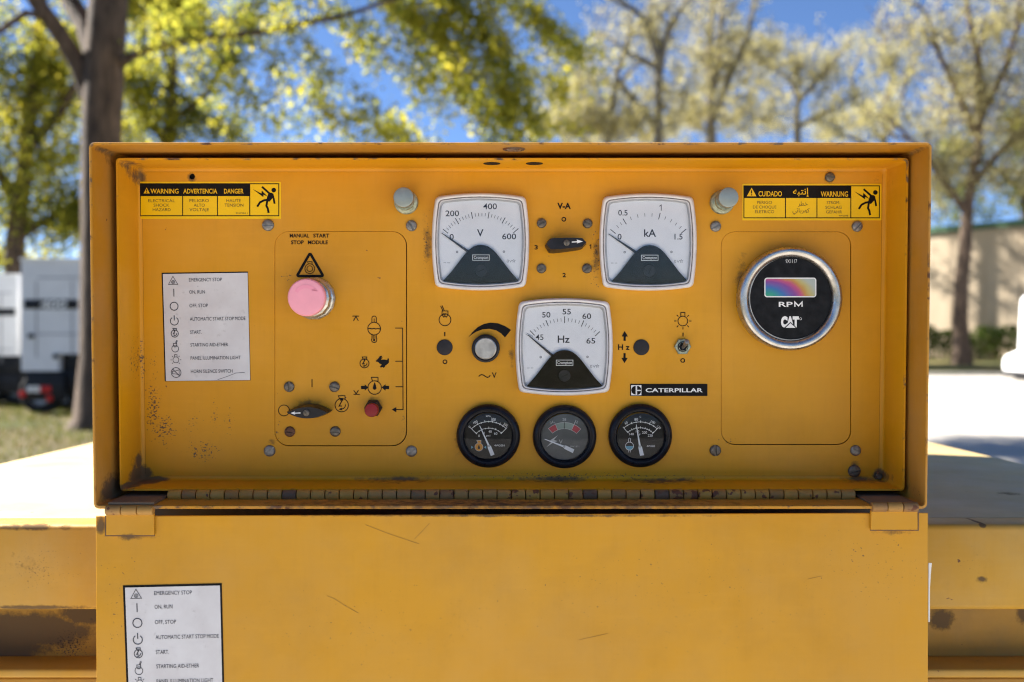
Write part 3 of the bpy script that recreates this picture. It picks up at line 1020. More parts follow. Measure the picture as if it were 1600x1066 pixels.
k.make('bracket_line', M_black, plateL)
k = Ink(P, -0.0005)
k.line([(487.5, 592.5), (487.5, 605)], 1.3)
k.make('run_mark', M_black, plateL)
Ink(P, -0.0005).ring(443.6, 641.6, 8.5, 1.1).make('stop_mark', M_black, plateL)
k = Ink(P, -0.0005)
start_symbol(k, 533.9, 633.4, 10.4, 1.2)
k.make('start_symbol', M_black, plateL)

es = lathe('emergency_stop_button', 491, 466.5, 0.0, [(33.5, -.001), (33.5, .003), (31.5, .0045), (31.8, .006), (30.4, .0066), (31.4, .0085), (30.0, .0092), (30.8, .011), (29.5, .012), (28.5, .0175), (25, .019)],
           M_collar, box, 14, 'pink mushroom emergency stop button on a silver collar', 20)
ec = P(478.2, 464.8, 0.029)
prof = [(20, .016), (28.5, .0185), (29.6, .0205), (29.8, .0245), (29.2, .0276), (27.5, .0288), (22, .0293), (12, .0296), (0.5, .0296)]
lathe('cap', 478.2, 464.8, 0.029, prof, M_pink, es, 56)
k = Ink(P, 0.02965)
arc_o = circ(478, 465, 20, 16, 150, 50)
arc_i = circ(478, 465, 14.5, 16, 50, 150)
k.fill(arc_o + [(496.5, 455.5), (491, 449)] + [(490, 461)][:0] + arc_i)
k.make('turn_arrow', M_pinkd, es)


def lens_shape(cx, cz, L, H, n=14, tip=0.0):
    pts = []
    for i in range(n + 1):
        t = -1 + 2 * i / n
        pts.append((cx + L * t, cz + H * (1 - abs(t) ** 2.0) + tip))
    for i in range(1, n):
        t = 1 - 2 * i / n
        pts.append((cx + L * t, cz - H * (1 - abs(t) ** 2.0) - tip))
    return pts


def knob(name, base, mid, top, d0, d1, d2, label):
    """hand knob lofted from an outline at the plate through a shoulder to its narrower face"""
    r = [[P(x, y, d) for x, y in lp] for lp, d in ((base, d0), (mid, d1), (top, d2))]
    v, f = loft(r, True, False, True)
    return mk(name, v, f, M_blackpl, box, 50, label)


kn = knob('selector_knob', lens_shape(485.5, 642, 34, 11.5), lens_shape(483, 642.8, 34, 11.0), lens_shape(480, 645.2, 31.5, 8.8), -0.001, 0.012, 0.020, 'black lens-shaped selector knob, its white arrow pointing left')
Ink(P, 0.0203).fill([(454, 645.6), (461, 643), (460, 645), (469.5, 644.6), (469.5, 646.2), (460, 646.6), (461.5, 648.3)]).make('arrow', M_white, kn)
screw(478.6, 645.4, 5.0, M_steeld, 65, kn, 0.0200, 0.0012)
lathe('screw_well', 478.6, 645.4, 0.020, [(6.2, .0199), (6.2, .0206), (5.3, .0206), (5.2, .0200)], M_blackpl, kn, 20, cap=False)


def drop_shape(x0, x1, cy, hl, hr, n=10, dy=0.0):
    """rounded left end, narrowing to the right"""
    pts = []
    L = x1 - x0
    for i in range(n + 1):
        t = i / n
        h = hl * min(1, (1 - (1 - min(1, t / .18)) ** 2)) ** .5 * (1 - t) ** .55 + hr * min(1, (1 - t) * 14) ** .5 * t
        pts.append((x0 + L * t, cy + dy * t + h))
    for i in range(n - 1, 0, -1):
        t = i / n
        h = hl * min(1, (1 - (1 - min(1, t / .18)) ** 2)) ** .5 * (1 - t) ** .55 + hr * min(1, (1 - t) * 14) ** .5 * t
        pts.append((x0 + L * t, cy + dy * t - h))
    return pts


kv = knob('phase_selector_knob', drop_shape(851, 915.5, 385.5, 12, 4, dy=-3), drop_shape(851.5, 916, 383.5, 11.5, 4.2, dy=-3), drop_shape(854, 916, 381.5, 9, 4.5, dy=-3), 0.0, 0.012, 0.019, 'black tapered selector knob, its white arrow pointing right')
Ink(P, 0.0193).fill([(893.4, 377.6), (902, 377), (901, 374.4), (911, 377.4), (901.5, 380.6), (902.3, 378.8), (893.4, 379.2)]).make('arrow', M_white, kv)
screw(885.3, 379.6, 4.8, M_steeld, 88, kv, 0.0190, 0.0012)
lathe('screw_well', 885.3, 379.6, 0.019, [(6.2, .0189), (6.2, .0196), (5.2, .0196), (5.1, .019)], M_blackpl, kv, 20, cap=False)
for a_ in (('V-A', 870.9, 891.9, 326.5, 9.2, .03), ('3', 835.2, 840.3, 389.7, 6.3, .02), ('2', 879, 884.2, 433.2, 6.4, .02)):
    Ink(P, 0.0004).text(*a_).make('lettering', M_black, panel)
Ink(P, 0.0004).line([(921.2, 384.2), (923.2, 382.6), (923.2, 388.8)], 1.3).make('lettering', M_black, panel)
Ink(P, 0.0004).ring(881, 342.8, 2.9, 1.5).make('off_mark', M_black, panel)

rb = lathe('reset_button', 583.5, 637.5, 0.0, [(14.0, -.001), (14.0, .003), (12.6, .0045), (11.8, .007), (11.4, .0085)], M_plug, box, 6, 'small dark red push button in a black nut', 20)
lathe('cap', 580.2, 641.2, 0.014, [(10.8, .004), (11.0, .010), (10.8, .0135), (9.8, .0146), (4, .0150), (.4, .0150)], M_red, rb, 36)

# ---- lamp holders
for bx_, by_, cx_, cy_, lb in ((635, 316.5, 630.3, 308.3, 'silver capped panel lamp beside the left square meter'), (1127.5, 316.5, 1138.6, 308.4, 'silver capped panel lamp beside the right warning sticker')):
    lm = lathe('panel_lamp', bx_, by_, 0.0, [(18.8, -.0005), (18.8, .002), (17.6, .0032), (18.0, .006), (16.4, .0066), (17.2, .0085), (15.8, .0092), (16.4, .011), (14.6, .0118), (14.4, .017)], M_green, box, 32, lb, 25)
    lathe('cap', cx_, cy_, 0.027, [(14.0, .015), (15.6, .0155), (15.9, .0165), (15.9, .0255), (15.2, .0268), (13, .0272), (.4, .0272)], M_lampcap, lm, 40)

# ---- voltage trimmer, blanking plugs, toggle, badge
pk = lathe('voltage_trimmer', 758.8, 544.6, 0.008, [(21.0, 0), (22.2, .0006), (22.2, .0065), (21.4, .0082), (19.2, .0088), (17.9, .0082), (17.6, .0068), (10, .0066), (.4, .0066)], M_blackpl, box, 48, 'round black trimmer knob with a scuffed silver centre')
lathe('silver_centre', 758.8, 544.6, 0.008, [(17.4, .0067), (17.0, .0080), (15.5, .0086), (.4, .0086)], M_chromed, pk, 40)
Ink(P, 0.0004).fill([(731.6, 527.5), (738, 519.5), (746, 511.8), (756, 506.6), (766, 504.4), (778, 505.4), (789, 509.8), (798.4, 515.8), (789, 527.5), (783, 521), (775, 516.2), (765, 514),
                     (754, 514.8), (744, 518.6), (737, 523)]).make('rising_wedge_symbol', M_black, panel)
k = Ink(P, 0.0004)
k.line([(748, 588.6), (750, 586.6), (752.5, 585.6), (755.5, 586.4), (758.5, 588.6), (761.5, 590), (764, 589.2), (766, 586.4)], 1.3)
k.text('V', 768.6, 775.8, 590.7, 8.6, .012)
k.make('alternating_voltage_symbol', M_black, panel)
for x, y, lb in ((694.7, 543, 'dark round blanking plug left of the trimmer knob'), (1002.2, 542.9, 'dark round blanking plug beside the Hz arrows')):
    lathe('blanking_plug', x, y, 0.001, [(12.4, 0), (12.4, .0008), (11.8, .0013), (8, .0016), (.4, .0017)], M_plug, box, 36, lb)
k = Ink(P, 0.0004)
ether_symbol(k, 695.3, 500, 9.2, 1.2, -1)
k.line([(692, 494), (693.6, 489.5), (695, 493.2), (697.2, 489)], .9)
k.make('starting_aid_symbol', M_black, panel)
Ink(P, 0.0004).line([(695, 519), (695, 525.6)], 1.7).make('on_mark', M_black, panel)
Ink(P, 0.0004).ring(695.3, 565.6, 2.9, 1.4).make('off_mark', M_black, panel)
k = Ink(P, 0.0004)
k.fill([(976, 517.4), (981.2, 526), (977.7, 526), (977.7, 532.7), (974.3, 532.7), (974.3, 526), (971.4, 526)])
k.fill([(975.8, 567.6), (971, 559.6), (974.2, 559.6), (974.2, 552), (977.5, 552), (977.5, 559.6), (980.8, 559.6)])
k.text('H', 965.8, 973.6, 546.7, 8.4, .02).text('z', 977.8, 983.6, 546.7, 8.4, .02)
k.make('frequency_symbol', M_black, panel)
k = Ink(P, 0.0004)
bulb_symbol(k, 1067, 501.9, 7.6, 1.15, (1.3, 1.78))
k.line([(1067.2, 511.5), (1067.2, 515)], 1.3).line([(1067.3, 520), (1067.3, 526)], 1.5)
k.make('panel_light_symbol', M_black, panel)
Ink(P, 0.0004).ring(1066.8, 563.5, 2.9, 1.4).make('off_mark', M_black, panel)
tg = lathe('toggle_switch', 1066.6, 541.8, 0.002, [(13.2, 0), (13.4, .0006), (13.4, .0026), (12.4, .0034), (8.4, .0034), (8.2, .0050), (7.0, .0052), (6.8, .002)], M_green, box, 6, 'small metal toggle switch in a hexagonal nut', 15, False)
lathe('socket', 1066.6, 541.8, 0.002, [(8.3, .0034), (8.0, .0052), (7.0, .0054), (6.6, .002), (.3, .0016)], M_blackpl, tg, 20)
p0, p1 = P(1066.2, 544, 0.002), P(1074.0, 533.2, 0.016)
ax = (p1 - p0).normalized()
u_ = ax.cross(Vector((0, 0, 1))).normalized()
w_ = ax.cross(u_)
rings = []
for t, r_ in ((0, .0016), (.5, .0019), (.85, .0025), (.96, .0025), (1.0, .0017)):
    q = p0.lerp(p1, t)
    rings.append([q + u_ * r_ * math.cos(2 * math.pi * i / 14) + w_ * r_ * math.sin(2 * math.pi * i / 14) for i in range(14)])
v, f = loft(rings, cap1=True)
mk('lever', v, f, M_steel, tg, 40)

bd = slab('maker_badge', [rrect(984.8, 600.2, 1105.4, 618.9, .6, 2)], 0, 0.0008, M_black, box, 0.0001, label='black maker badge with white CATERPILLAR lettering')
Ink(P, 0.0010).rect(986.2, 602, 1002.2, 617.8).make('emblem_square', M_white, bd)
k = Ink(P, 0.0012)
k.fill(circ(993.2, 609.9, 6.7, 20, 90, 270))
k.fill(circ(995.6, 609.3, 6.2, 10, 0, 90) + [(995.6, 609.3)])
k.fill(circ(995.6, 611.2, 6.0, 10, -90, 0) + [(995.6, 611.2)])
k.make('emblem', M_black, bd)
k = Ink(P, 0.0010)
k.text('CATERPILLAR', 1008.8, 1098, 612.9, 6.2, .02)
k.make('lettering', M_white, bd)


# ---- the three square meters
def barrel(cx, cy, a_, c_, dl=0.10, n=10, m=5):
    pts = []
    crn = [(1, -1), (-1, -1), (-1, 1), (1, 1)]          # top right, top left, bottom left, bottom right
    def side(k_, t):
        if k_ == 0:
            return (-t * c_, -(a_ - (a_ - c_) * t * t))
        if k_ == 1:
            return (-(a_ - (a_ - c_) * t * t), t * c_)
        if k_ == 2:
            return (t * c_, a_ - (a_ - c_) * t * t)
        return (a_ - (a_ - c_) * t * t, -t * c_)
    for k_ in range(4):
        for i in range(n + 1):
            pts.append(side(k_, -(1 - dl) + 2 * (1 - dl) * i / n))
        p0_, p2_ = side(k_, 1 - dl), side((k_ + 1) % 4, -(1 - dl))
        p1_ = side(k_, 1)
        for i in range(1, m):
            t = i / m
            pts.append(tuple((1 - t) ** 2 * p0_[j] + 2 * t * (1 - t) * p1_[j] + t * t * p2_[j] for j in (0, 1)))
    return [(cx + x, cy + y) for x, y in pts]


def meter(name, cx, cy, majors, minors, nums, unit, needle_a, label, hill_x, extra=None):
    A, C = 76.2, 70.2
    def R_(off, d):
        s = (A - off) / A
        return [P(x, y, d) for x, y in barrel(cx, cy, A * s, C * s)]
    rings = [R_(0, 0), R_(0, .0075), R_(.8, .0100), R_(2.4, .0115), R_(4.4, .0116), R_(5.6, .0110)]
    v, f = loft(rings)
    ob = mk(name, v, f, M_bezel, box, 50, label)
    rings = [R_(5.6, .0111), R_(6.2, .0098), R_(6.7, .0098)]
    v, f = loft(rings)
    mk('groove', v, f, M_bezdirt, ob, 30)
    rings = [R_(6.7, .0098), R_(7.4, .0106), R_(8.6, .0104), R_(11.4, .0060), R_(11.6, .0050)]
    v, f = loft(rings)
    mk('inner_bezel', v, f, M_bezin, ob, 40)
    s = (A - 11.2) / A
    slab('dial', [barrel(cx, cy, A * s, C * s)], .0040, .0052, M_face, ob)
    px_, py_, RR = cx + .6, cy + 29.4, 71.8
    q = lambda a_, r_: (px_ + r_ * math.sin(R(a_)), py_ - r_ * math.cos(R(a_)))
    k = Ink(P, .0054)
    for a_ in majors:
        Ink(P, .0054).line([q(a_, RR - 5.2), q(a_, RR + 5.2)], 1.15).make('tick_mark', M_ink, ob)
    k = Ink(P, .0054)
    for a_ in minors:
        k.line([q(a_, RR - 2.6), q(a_, RR + 2.6)], .65)
    k.make('fine_tick_marks', M_ink, ob)['kind'] = 'stuff'
    for a_ in nums:
        Ink(P, .0054).text(*a_, .006).make('numerals', M_ink, ob)
    k = Ink(P, .0054)
    k.text(*unit)
    k.make('unit_lettering', M_ink, ob)
    k = Ink(P, .0054)
    k.ring(cx - 36.6, cy + 16, 1.3, 1.2, 10)
    k.make('dial_screw', M_inkl, ob)
    Ink(P, .0054).ring(cx + 36.6, cy + 15.6, 1.3, 1.2, 10).make('dial_screw', M_inkl, ob)
    k = Ink(P, .0054)
    k.rect(cx - 58, cy + 32.6, cx - 54, cy + 33.4).rect(cx - 52, cy + 32.6, cx - 48, cy + 33.4)
    k.line([(cx + 41.5, cy + 28.5), (cx + 43.5, cy + 28.5), (cx + 43.5, cy + 32), (cx + 41.5, cy + 32)], .6, True)
    k.line([(cx + 45.5, cy + 29), (cx + 47, cy + 32), (cx + 49, cy + 28.5)], .6)
    k.line([(cx + 50 + 2.6 * math.cos(R(a_)) * (1 if i % 2 else .45) + 2, cy + 30 - 2.6 * math.sin(R(a_)) * (1 if i % 2 else .45)) for i, a_ in enumerate(range(54, 414, 36))], .55, True)
    k.make('small_print', M_inkl, ob)['kind'] = 'stuff'
    if extra:
        k = Ink(P, .0054)
        k.text(*extra)
        k.make('zero_lettering', M_inkl, ob)
    # needle
    t0, t1 = q(needle_a, 75), q(needle_a, 12)
    dx, dy = math.cos(R(needle_a)), math.sin(R(needle_a))
    lp = [(t0[0] - dx * .45, t0[1] - dy * .45), (t0[0] + dx * .45, t0[1] + dy * .45), (t1[0] + dx * 2.4, t1[1] + dy * 2.4), (t1[0] - dx * 2.4, t1[1] - dy * 2.4)]
    slab('needle', [lp], .0066, .0071, M_ink, ob)
    # black cover over the movement
    hx = hill_x
    top, base = cy + 4.9, cy + 62.0
    half = [(60, base), (46, base - 15.5), (30, base - 36.5), (24, base - 44), (18, base - 50), (12, base - 54.2), (6, base - 56.4), (0, base - 57)]
    lp = [(hx - x, y) for x, y in half] + [(hx + x, y) for x, y in reversed(half[:-1])] + [(hx + 30, base + 2.4), (hx, base + 3.2), (hx - 30, base + 2.4)]
    cv = slab('movement_cover', [lp], .0072, .0088, M_gloss, ob, .0002)
    k = Ink(P, .0090)
    k.line([(hx - 13, cy + 20.6), (hx + 13, cy + 20.6), (hx + 13, cy + 29), (hx - 13, cy + 29)], .9, True)
    k.text('Crompton', hx - 11.2, hx + 11.2, cy + 26.9, 4.9, .012)
    k.make('maker_lettering', M_white, ob)
    lathe('zero_screw', hx, cy + 45, .0095, [(9.6, .0088), (9.6, .0094), (8.9, .0097), (8.6, .0092), (.3, .0091)], M_blackpl, ob, 28)
    sa = {'voltmeter': 25, 'ammeter': 68, 'frequency_meter': 25}[name]
    Ink(P, .00935).line([(hx - 5.5 * math.cos(R(sa)), cy + 45 + 5.5 * math.sin(R(sa))), (hx + 5.5 * math.cos(R(sa)), cy + 45 - 5.5 * math.sin(R(sa)))], 1.5).make('screw_slot', M_dark, ob)
    s = (A - 8.2) / A
    slab('window', [barrel(cx, cy, A * s, C * s)], .0100, .0103, M_lens, ob)
    return ob


def between(ms, n):
    r_ = []
    for a_, b_ in zip(ms, ms[1:]):
        r_ += [a_ + (b_ - a_) * (i + 1) / (n + 1) for i in range(n)]
    return r_


mj = (-50.4, -31.2, -11.2, 9.6, 29.6, 49.6)
meter('voltmeter', 750.8, 377.8, mj, between(mj, 4), [('0', 702.6, 709, 374.6, 8.8), ('200', 696, 717.2, 338, 9), ('400', 754.8, 776.4, 327, 9), ('600', 784.7, 806.4, 374, 9)],
      ('V', 745.3, 755.4, 369.4, 11, .014), -55, 'white square meter marked V with its scale up to 600', 751.5)
am = meter('ammeter', 1012.6, 378.2, (-50.4, -31.2, 13.8, 50), (-42, -36.5, -22.5, -13.5, -4.5, 4.5, 21.5, 29.5, 37, 43.8),
      [('0', 965, 971.2, 374.3, 8.8), ('0.5', 966, 980.6, 336.8, 8.6), ('1.5', 1054, 1066.5, 374.3, 9)], ('kA', 1006.3, 1025, 370, 11.6, .012), -56,
      'white square meter marked kA, left of the right lamp', 1015.2)
Ink(P, .0054).line([(1030.4, 322.6), (1033.2, 320.4), (1033.2, 329.2)], 1.1).make('numerals', M_ink, am)
mj = (-44.5, -22.2, 0.2, 23.2, 46)
meter('frequency_meter', 881.4, 542.2, mj, between(mj, 4), [('45', 836.8, 849.2, 531.3, 8.6), ('50', 847, 860, 496.2, 8.6), ('55', 879, 892, 491.3, 8.6), ('60', 910, 923.6, 498.4, 8.6), ('65', 916.3, 930, 536.9, 8.6)],
      ('Hz', 871.5, 890, 535.6, 11.2, .012), -50, 'white square meter marked Hz below the other two', 882.2, ('ZERO', 820.5, 832, 525.6, 3.6, 0, 28))


# ---- the three small round gauges
def gauge(name, cx, cy, dx_, dy_, face, label):
    ob = lathe(name, cx, cy, .010, [(46, 0), (49.6, .0015), (50.2, .0045), (49.4, .0072), (46.6, .0096), (43.4, .0104), (42.2, .0098), (41.6, .0098), (41.0, .0106), (39.8, .0104), (37.6, .0072), (36.8, .0045)],
               M_rubber, box, 72, label, 40, False)
    lathe('dial', dx_, dy_, .004, [(38.2, .0030), (38.2, .0040), (.4, .0040)], face, ob, 56)
    lathe('window', cx + .3, cy + .8, .0072, [(37.6, .0068), (30, .0074), (18, .0079), (.4, .0081)], M_lens, ob, 56)
    return ob


def gneedle(ob, tip, piv, tail, mat):
    lx, ly = tip[0] - piv[0], tip[1] - piv[1]
    l = math.hypot(lx, ly)
    nx, ny = -ly / l, lx / l
    tx, ty = tail[0] - piv[0], tail[1] - piv[1]
    m = (piv[0] + tx * .12, piv[1] + ty * .12)
    lp = [(tip[0] + nx * .45, tip[1] + ny * .45), (tip[0] - nx * .45, tip[1] - ny * .45), (piv[0] - lx * -.06 - nx * 1.4, piv[1] + ly * .06 - ny * 1.4), (m[0] - nx * 2.9, m[1] - ny * 2.9), (tail[0] - nx * 3.1, tail[1] - ny * 3.1),
          (tail[0] + nx * 3.1, tail[1] + ny * 3.1), (m[0] + nx * 2.9, m[1] + ny * 2.9), (piv[0] + lx * .06 + nx * 1.4, piv[1] + ly * .06 + ny * 1.4)]
    slab('needle', [lp], .0048, .0054, mat, ob)
    lathe('pivot', piv[0], piv[1], .0057, [(1.9, .0053), (1.7, .0058), (.3, .0058)], M_dim, ob, 16)


def scale_(ob, piv, R1, R2, a0, a1, n1, n2, nums, mat, name='scale'):
    q = lambda a_, r_: (piv[0] + r_ * math.sin(R(a_)), piv[1] - r_ * math.cos(R(a_)))
    k = Ink(P, .0042)
    k.line([q(a0 + (a1 - a0) * i / 24, R1) for i in range(25)], .75)
    k.line([q(a0 * .97 + (a1 - a0) * .97 * i / 24, R2) for i in range(25)], .65)
    for i, a_ in enumerate([a0 + (a1 - a0) * j / n1 for j in range(n1 + 1)]):
        k.line([q(a_, R1 - 1.4), q(a_, R1 + (2.4 if i % 2 == 0 else 1.2))], .7)
    for i, a_ in enumerate([a0 * .97 + (a1 - a0) * .97 * j / n2 for j in range(n2 + 1)]):
        k.line([q(a_, R2 - 1.2), q(a_, R2 + (2.2 if i % 2 == 0 else 1.0))], .6)
    k.line([q(a0, R1 + 2), q(a0, R2 - 1.5)], .75).line([q(a1, R1 + 2), q(a1, R2 - 1.5)], .75)
    k.make(name, mat, ob)
    k = Ink(P, .0042)
    for a_ in nums:
        k.text(*a_)
    k.make('numerals', mat, ob)


g1 = gauge('oil_pressure_gauge', 762.8, 682.4, 763.6, 683.8, M_dial, 'round black gauge with an orange engine symbol, leftmost of three')
scale_(g1, (764, 697.4), 38.5, 28.2, -45, 44, 10, 8, [('0', 733.6, 736, 668.4, 3.6, 0, -40), ('100', 740.2, 747, 661.6, 3.9, 0, -22), ('300', 767, 774.4, 657.4, 4.1, .005, 6), ('500', 785.6, 792.4, 665.4, 3.8, 0, 34),
                                               ('kPa', 759.4, 766.6, 651.6, 2.8), ('0', 747.4, 749.6, 682.8, 3.6), ('20', 753.6, 757.6, 678.4, 3.6), ('40', 763.4, 768.2, 676.4, 3.8), ('60', 772, 777, 679.4, 3.8), ('psi', 760, 766, 682, 2.8),
                                               ('4W2051', 772.4, 788.4, 697.6, 2.9)], M_white)
k = Ink(P, .0043)
hh = math.degrees(math.acos(3.2 / 6.3))
eng = [(745, 688.2)] + list(reversed(circ(748.3, 698.6, 6.3, 28, hh - 360, 180 - hh))) + [(751.6, 688.2)]
k.fill(eng)
k.make('engine_symbol', M_orange, g1)
k = Ink(P, .0044)
k.line(eng, .7, True)
k.make('engine_outline', M_dim, g1)
Ink(P, .0045).fill([(748.3, 694.6)] + circ(748.3, 700, 1.9, 10, 30, -210)).make('oil_drop', M_dial, g1)
k = Ink(P, .0043)
k.fill([(736.4, 696.6), (739.6, 699), (736.4, 701.4)]).fill([(759.6, 696.6), (756.4, 699), (759.6, 701.4)])
k.make('pressure_arrows', M_blue, g1)
gneedle(g1, (749.4, 665.2), (764, 697.2), (769.8, 711.5), M_needle)

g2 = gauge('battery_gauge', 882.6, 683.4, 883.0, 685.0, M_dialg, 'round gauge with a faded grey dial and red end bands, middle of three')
pv = (881.8, 697.6)
q = lambda a_, r_: (pv[0] + r_ * math.sin(R(a_)), pv[1] - r_ * math.cos(R(a_)))
band = lambda a0, a1: [q(a0 + (a1 - a0) * i / 8, 37.4) for i in range(9)] + [q(a1 - (a1 - a0) * i / 8, 27.6) for i in range(9)]
Ink(P, .0042).fill(band(-42, -22)).fill(band(24, 43.5)).make('red_bands', M_redp, g2)
Ink(P, .0042).fill(band(-21.8, 23.8)).make('green_band', M_greenp, g2)
k = Ink(P, .0043)
k.line(band(-42, 43.5), .6, True)
for a_ in (-22, 24):
    k.line([q(a_, 27.6), q(a_, 41)], .6)
k.text('24', 860, 865.4, 662, 4, 0, -22).text('28', 878.8, 884.6, 657.6, 4).text('32', 897, 902.4, 661, 4, 0, 22).text('V', 873.4, 879, 693.6, 6.6).text('9W1871', 891, 905, 699, 2.6)
k.make('scale', M_dim, g2)
Ink(P, .0044).line([q(0, 27.6), q(0, 37.4)], 1.0).make('centre_mark', M_dial, g2)
Ink(P, .0042).fill([(853.5, 699), (862, 690), (858, 689.4), (871.6, 680.2), (865.5, 687.6), (871, 689.4), (864.5, 691.8)]).make('spark_symbol', M_dim, g2)
gneedle(g2, (851, 686.3), (881.6, 698.2), (896.2, 705.3), M_needle)

g3 = gauge('coolant_gauge', 1001.4, 681.8, 1002.0, 684.2, M_dial, 'round black gauge with a blue coolant symbol, rightmost of three')
scale_(g3, (1000, 698), 38.6, 29.4, -41, 44, 8, 12, [('60', 977, 981.6, 662.4, 3.8, 0, -30), ('80', 991.4, 996.8, 657.4, 4.1), ('C', 999.4, 1001.6, 652.8, 2.8), ('100', 1016, 1023, 661.6, 3.9, 0, 24), ('120', 1025.4, 1031.6, 669, 3.8, 0, 40),
                                                ('140', 983.4, 990.2, 680.2, 3.6), ('160', 993.4, 998.6, 676, 3.6), ('F', 998.6, 1000.6, 680.8, 3), ('200', 1003.2, 1011, 677.8, 3.8), ('220', 1012.2, 1019.8, 682.6, 3.8),
                                                ('4W483', 1010.4, 1023.4, 698.6, 2.9)], M_white)
k = Ink(P, .0043)
k.ring(983.6, 697.2, 6.3, .8, 26)
k.line([(981.9, 691)] + list(reversed(circ(983.6, 686.4, 1.7, 8, 0, 180))) + [(985.3, 691)], .6)
k.line([(982.3, 703.6), (982.3, 707)], .6).line([(984.9, 703.6), (984.9, 707)], .6)
k.make('coolant_outline', M_white, g3)
Ink(P, .0042).fill(circ(983.6, 697.2, 6.0, 16, 180, 360)).make('coolant_fill', M_blue, g3)
gneedle(g3, (994.2, 663.7), (1000, 697.8), (1003.2, 712), M_needle)

# ---- tachometer
tc = lathe('tachometer', 1236.6, 466.8, .018, [(78, 0), (80.4, .001), (81.6, .010), (81.2, .0150), (79.4, .0178), (76, .0190), (70.5, .0186), (67.4, .0172), (66.2, .0160), (65.4, .0150), (65.2, .0125)], M_chrome, box, 96,
           'large round tachometer with brushed silver rim, rainbow screen and RPM', 50, False)
lathe('dial', 1236.6, 465.8, .0130, [(66.4, .0120), (66.4, .0130), (.4, .0130)], M_dial, tc, 72)
lathe('rim_seal', 1236.6, 466.0, .0140, [(66.8, .0130), (66.4, .0146), (64.9, .0146), (64.4, .0131)], M_chromed, tc, 72, cap=False)
k = Ink(P, .0132)
k.line(rrect(1195.2, 434.9, 1274.6, 463.8, 3.6, 5), 1.8, True)
k.make('screen_frame', M_white, tc)
M_lcd = lcd_mat(wpx(1196, 468, .013))
slab('screen', [rrect(1196.2, 435.9, 1273.6, 462.8, 2.8, 5)], .0130, .0133, M_lcd, tc)
k = Ink(P, .0132)
k.text('RP', 1216.8, 1238.6, 479.4, 7.6, .018).line([(1242, 479.4), (1242, 472.2), (1247.6, 478.0), (1253.2, 472.2), (1253.2, 479.4)], 2.1)
k.text('9X1117', 1227.6, 1245.3, 411.2, 6.0, -.01)
k.make('lettering', M_white, tc)
k = Ink(P, .0132)
k.text('CAT', 1220.2, 1248.2, 510.6, 15.0, .075)
k.ring(1251, 498.3, 1.7, .5, 12)
k.make('maker_lettering', M_white, tc)
Ink(P, .0134).fill([(1235.2, 503.2), (1224.6, 512.9), (1245.8, 512.9)]).make('triangle_gap', M_dial, tc)
Ink(P, .0136).fill([(1235.2, 505.0), (1227.4, 512.4), (1243.2, 512.4)]).make('triangle', M_white, tc)

# ---- piano hinge along the foot of the tray
HY = 0.054                                          # hinge axis in front of the panel
ph_a, ph_b = P(263, 773.6, HY), P(1335, 773.0, HY)
NK = 48
kl = (ph_b.x - ph_a.x) / NK
hr = 0.0050


def knuckle(name, L, r, mat, n=14):
    rings = []
    for x, q in ((0, r * .80), (L * .025, r * .96), (L * .07, r), (L * .93, r), (L * .975, r * .96), (L, r * .80)):
        rings.append([(x - L / 2, q * math.cos(2 * math.pi * i / n), q * math.sin(2 * math.pi * i / n)) for i in range(n)])
    v, f = loft(rings, True, True, True)
    return mesh_of(name, v, f, mat, 40)


v, f = box_vf(ph_a.x + .002, ph_b.x - .002, -HY + 0.0062, -HY + 0.0078, HZ0 + tb + .0005, ph_a.z + .004)
hinge = mk('piano_hinge', v, f, M_knA, box, 0, 'long worn piano hinge along the foot of the panel')
kms = [knuckle('knuckle', kl * .945, hr, m) for m in (M_knA, M_knB, M_knC)]
for i in range(NK):
    w = rng.random()
    m = kms[0] if w < .66 else (kms[1] if w < .96 else kms[2])
    t = (i + .5) / NK
    o = put('knuckle', m, hinge, (ph_a.x + (i + .5) * kl, -HY + 0.0003 * math.sin(i * 1.7), ph_a.z + (ph_b.z - ph_a.z) * t + 0.0002 * math.sin(i * 2.9)))
    o.rotation_euler = (float(rng.uniform(0, 6)), 0, 0)

# ---- the door hanging open below, and its two corner hinges
dl = 1300
slabl = [[(149.5, 806.5), (1450.5, 801.5), (1450, 1330), (151.5, 1330)]]
door = slab('door', slabl, -0.0022, 0.0, M_door, box, 0.0008, PD, res=2)
k = Ink(PD, 0.0002)
k.line([(511, 931), (523, 936), (540, 947), (560, 958)], .65).line([(571, 820), (610, 835), (655, 850)], .6).line([(671, 818), (660, 830), (648, 842)], .6)
k.line([(1285, 900), (1262, 905)], .5).line([(905, 1000), (950, 990)], .5)
k.make('scratches', M_scr, door)
legend(((192, 915), (346.5, 911.5), (351, 1103), (199, 1106)), PD, 0.0004, 'white black-bordered symbol legend on the hanging door', (2.8, 3.0, 2.6, 3))
v, f = [], []
tp = [(1451, 880), (1456, 880), (1454.5, 896), (1453, 920), (1453, 972), (1450.6, 972)]
slab('peeling_tape', [tp], -0.004, -0.0032, M_tape, box, 0, PD, label='white tape peeling at the right edge of the door')
lt = PD(149.5, 806)
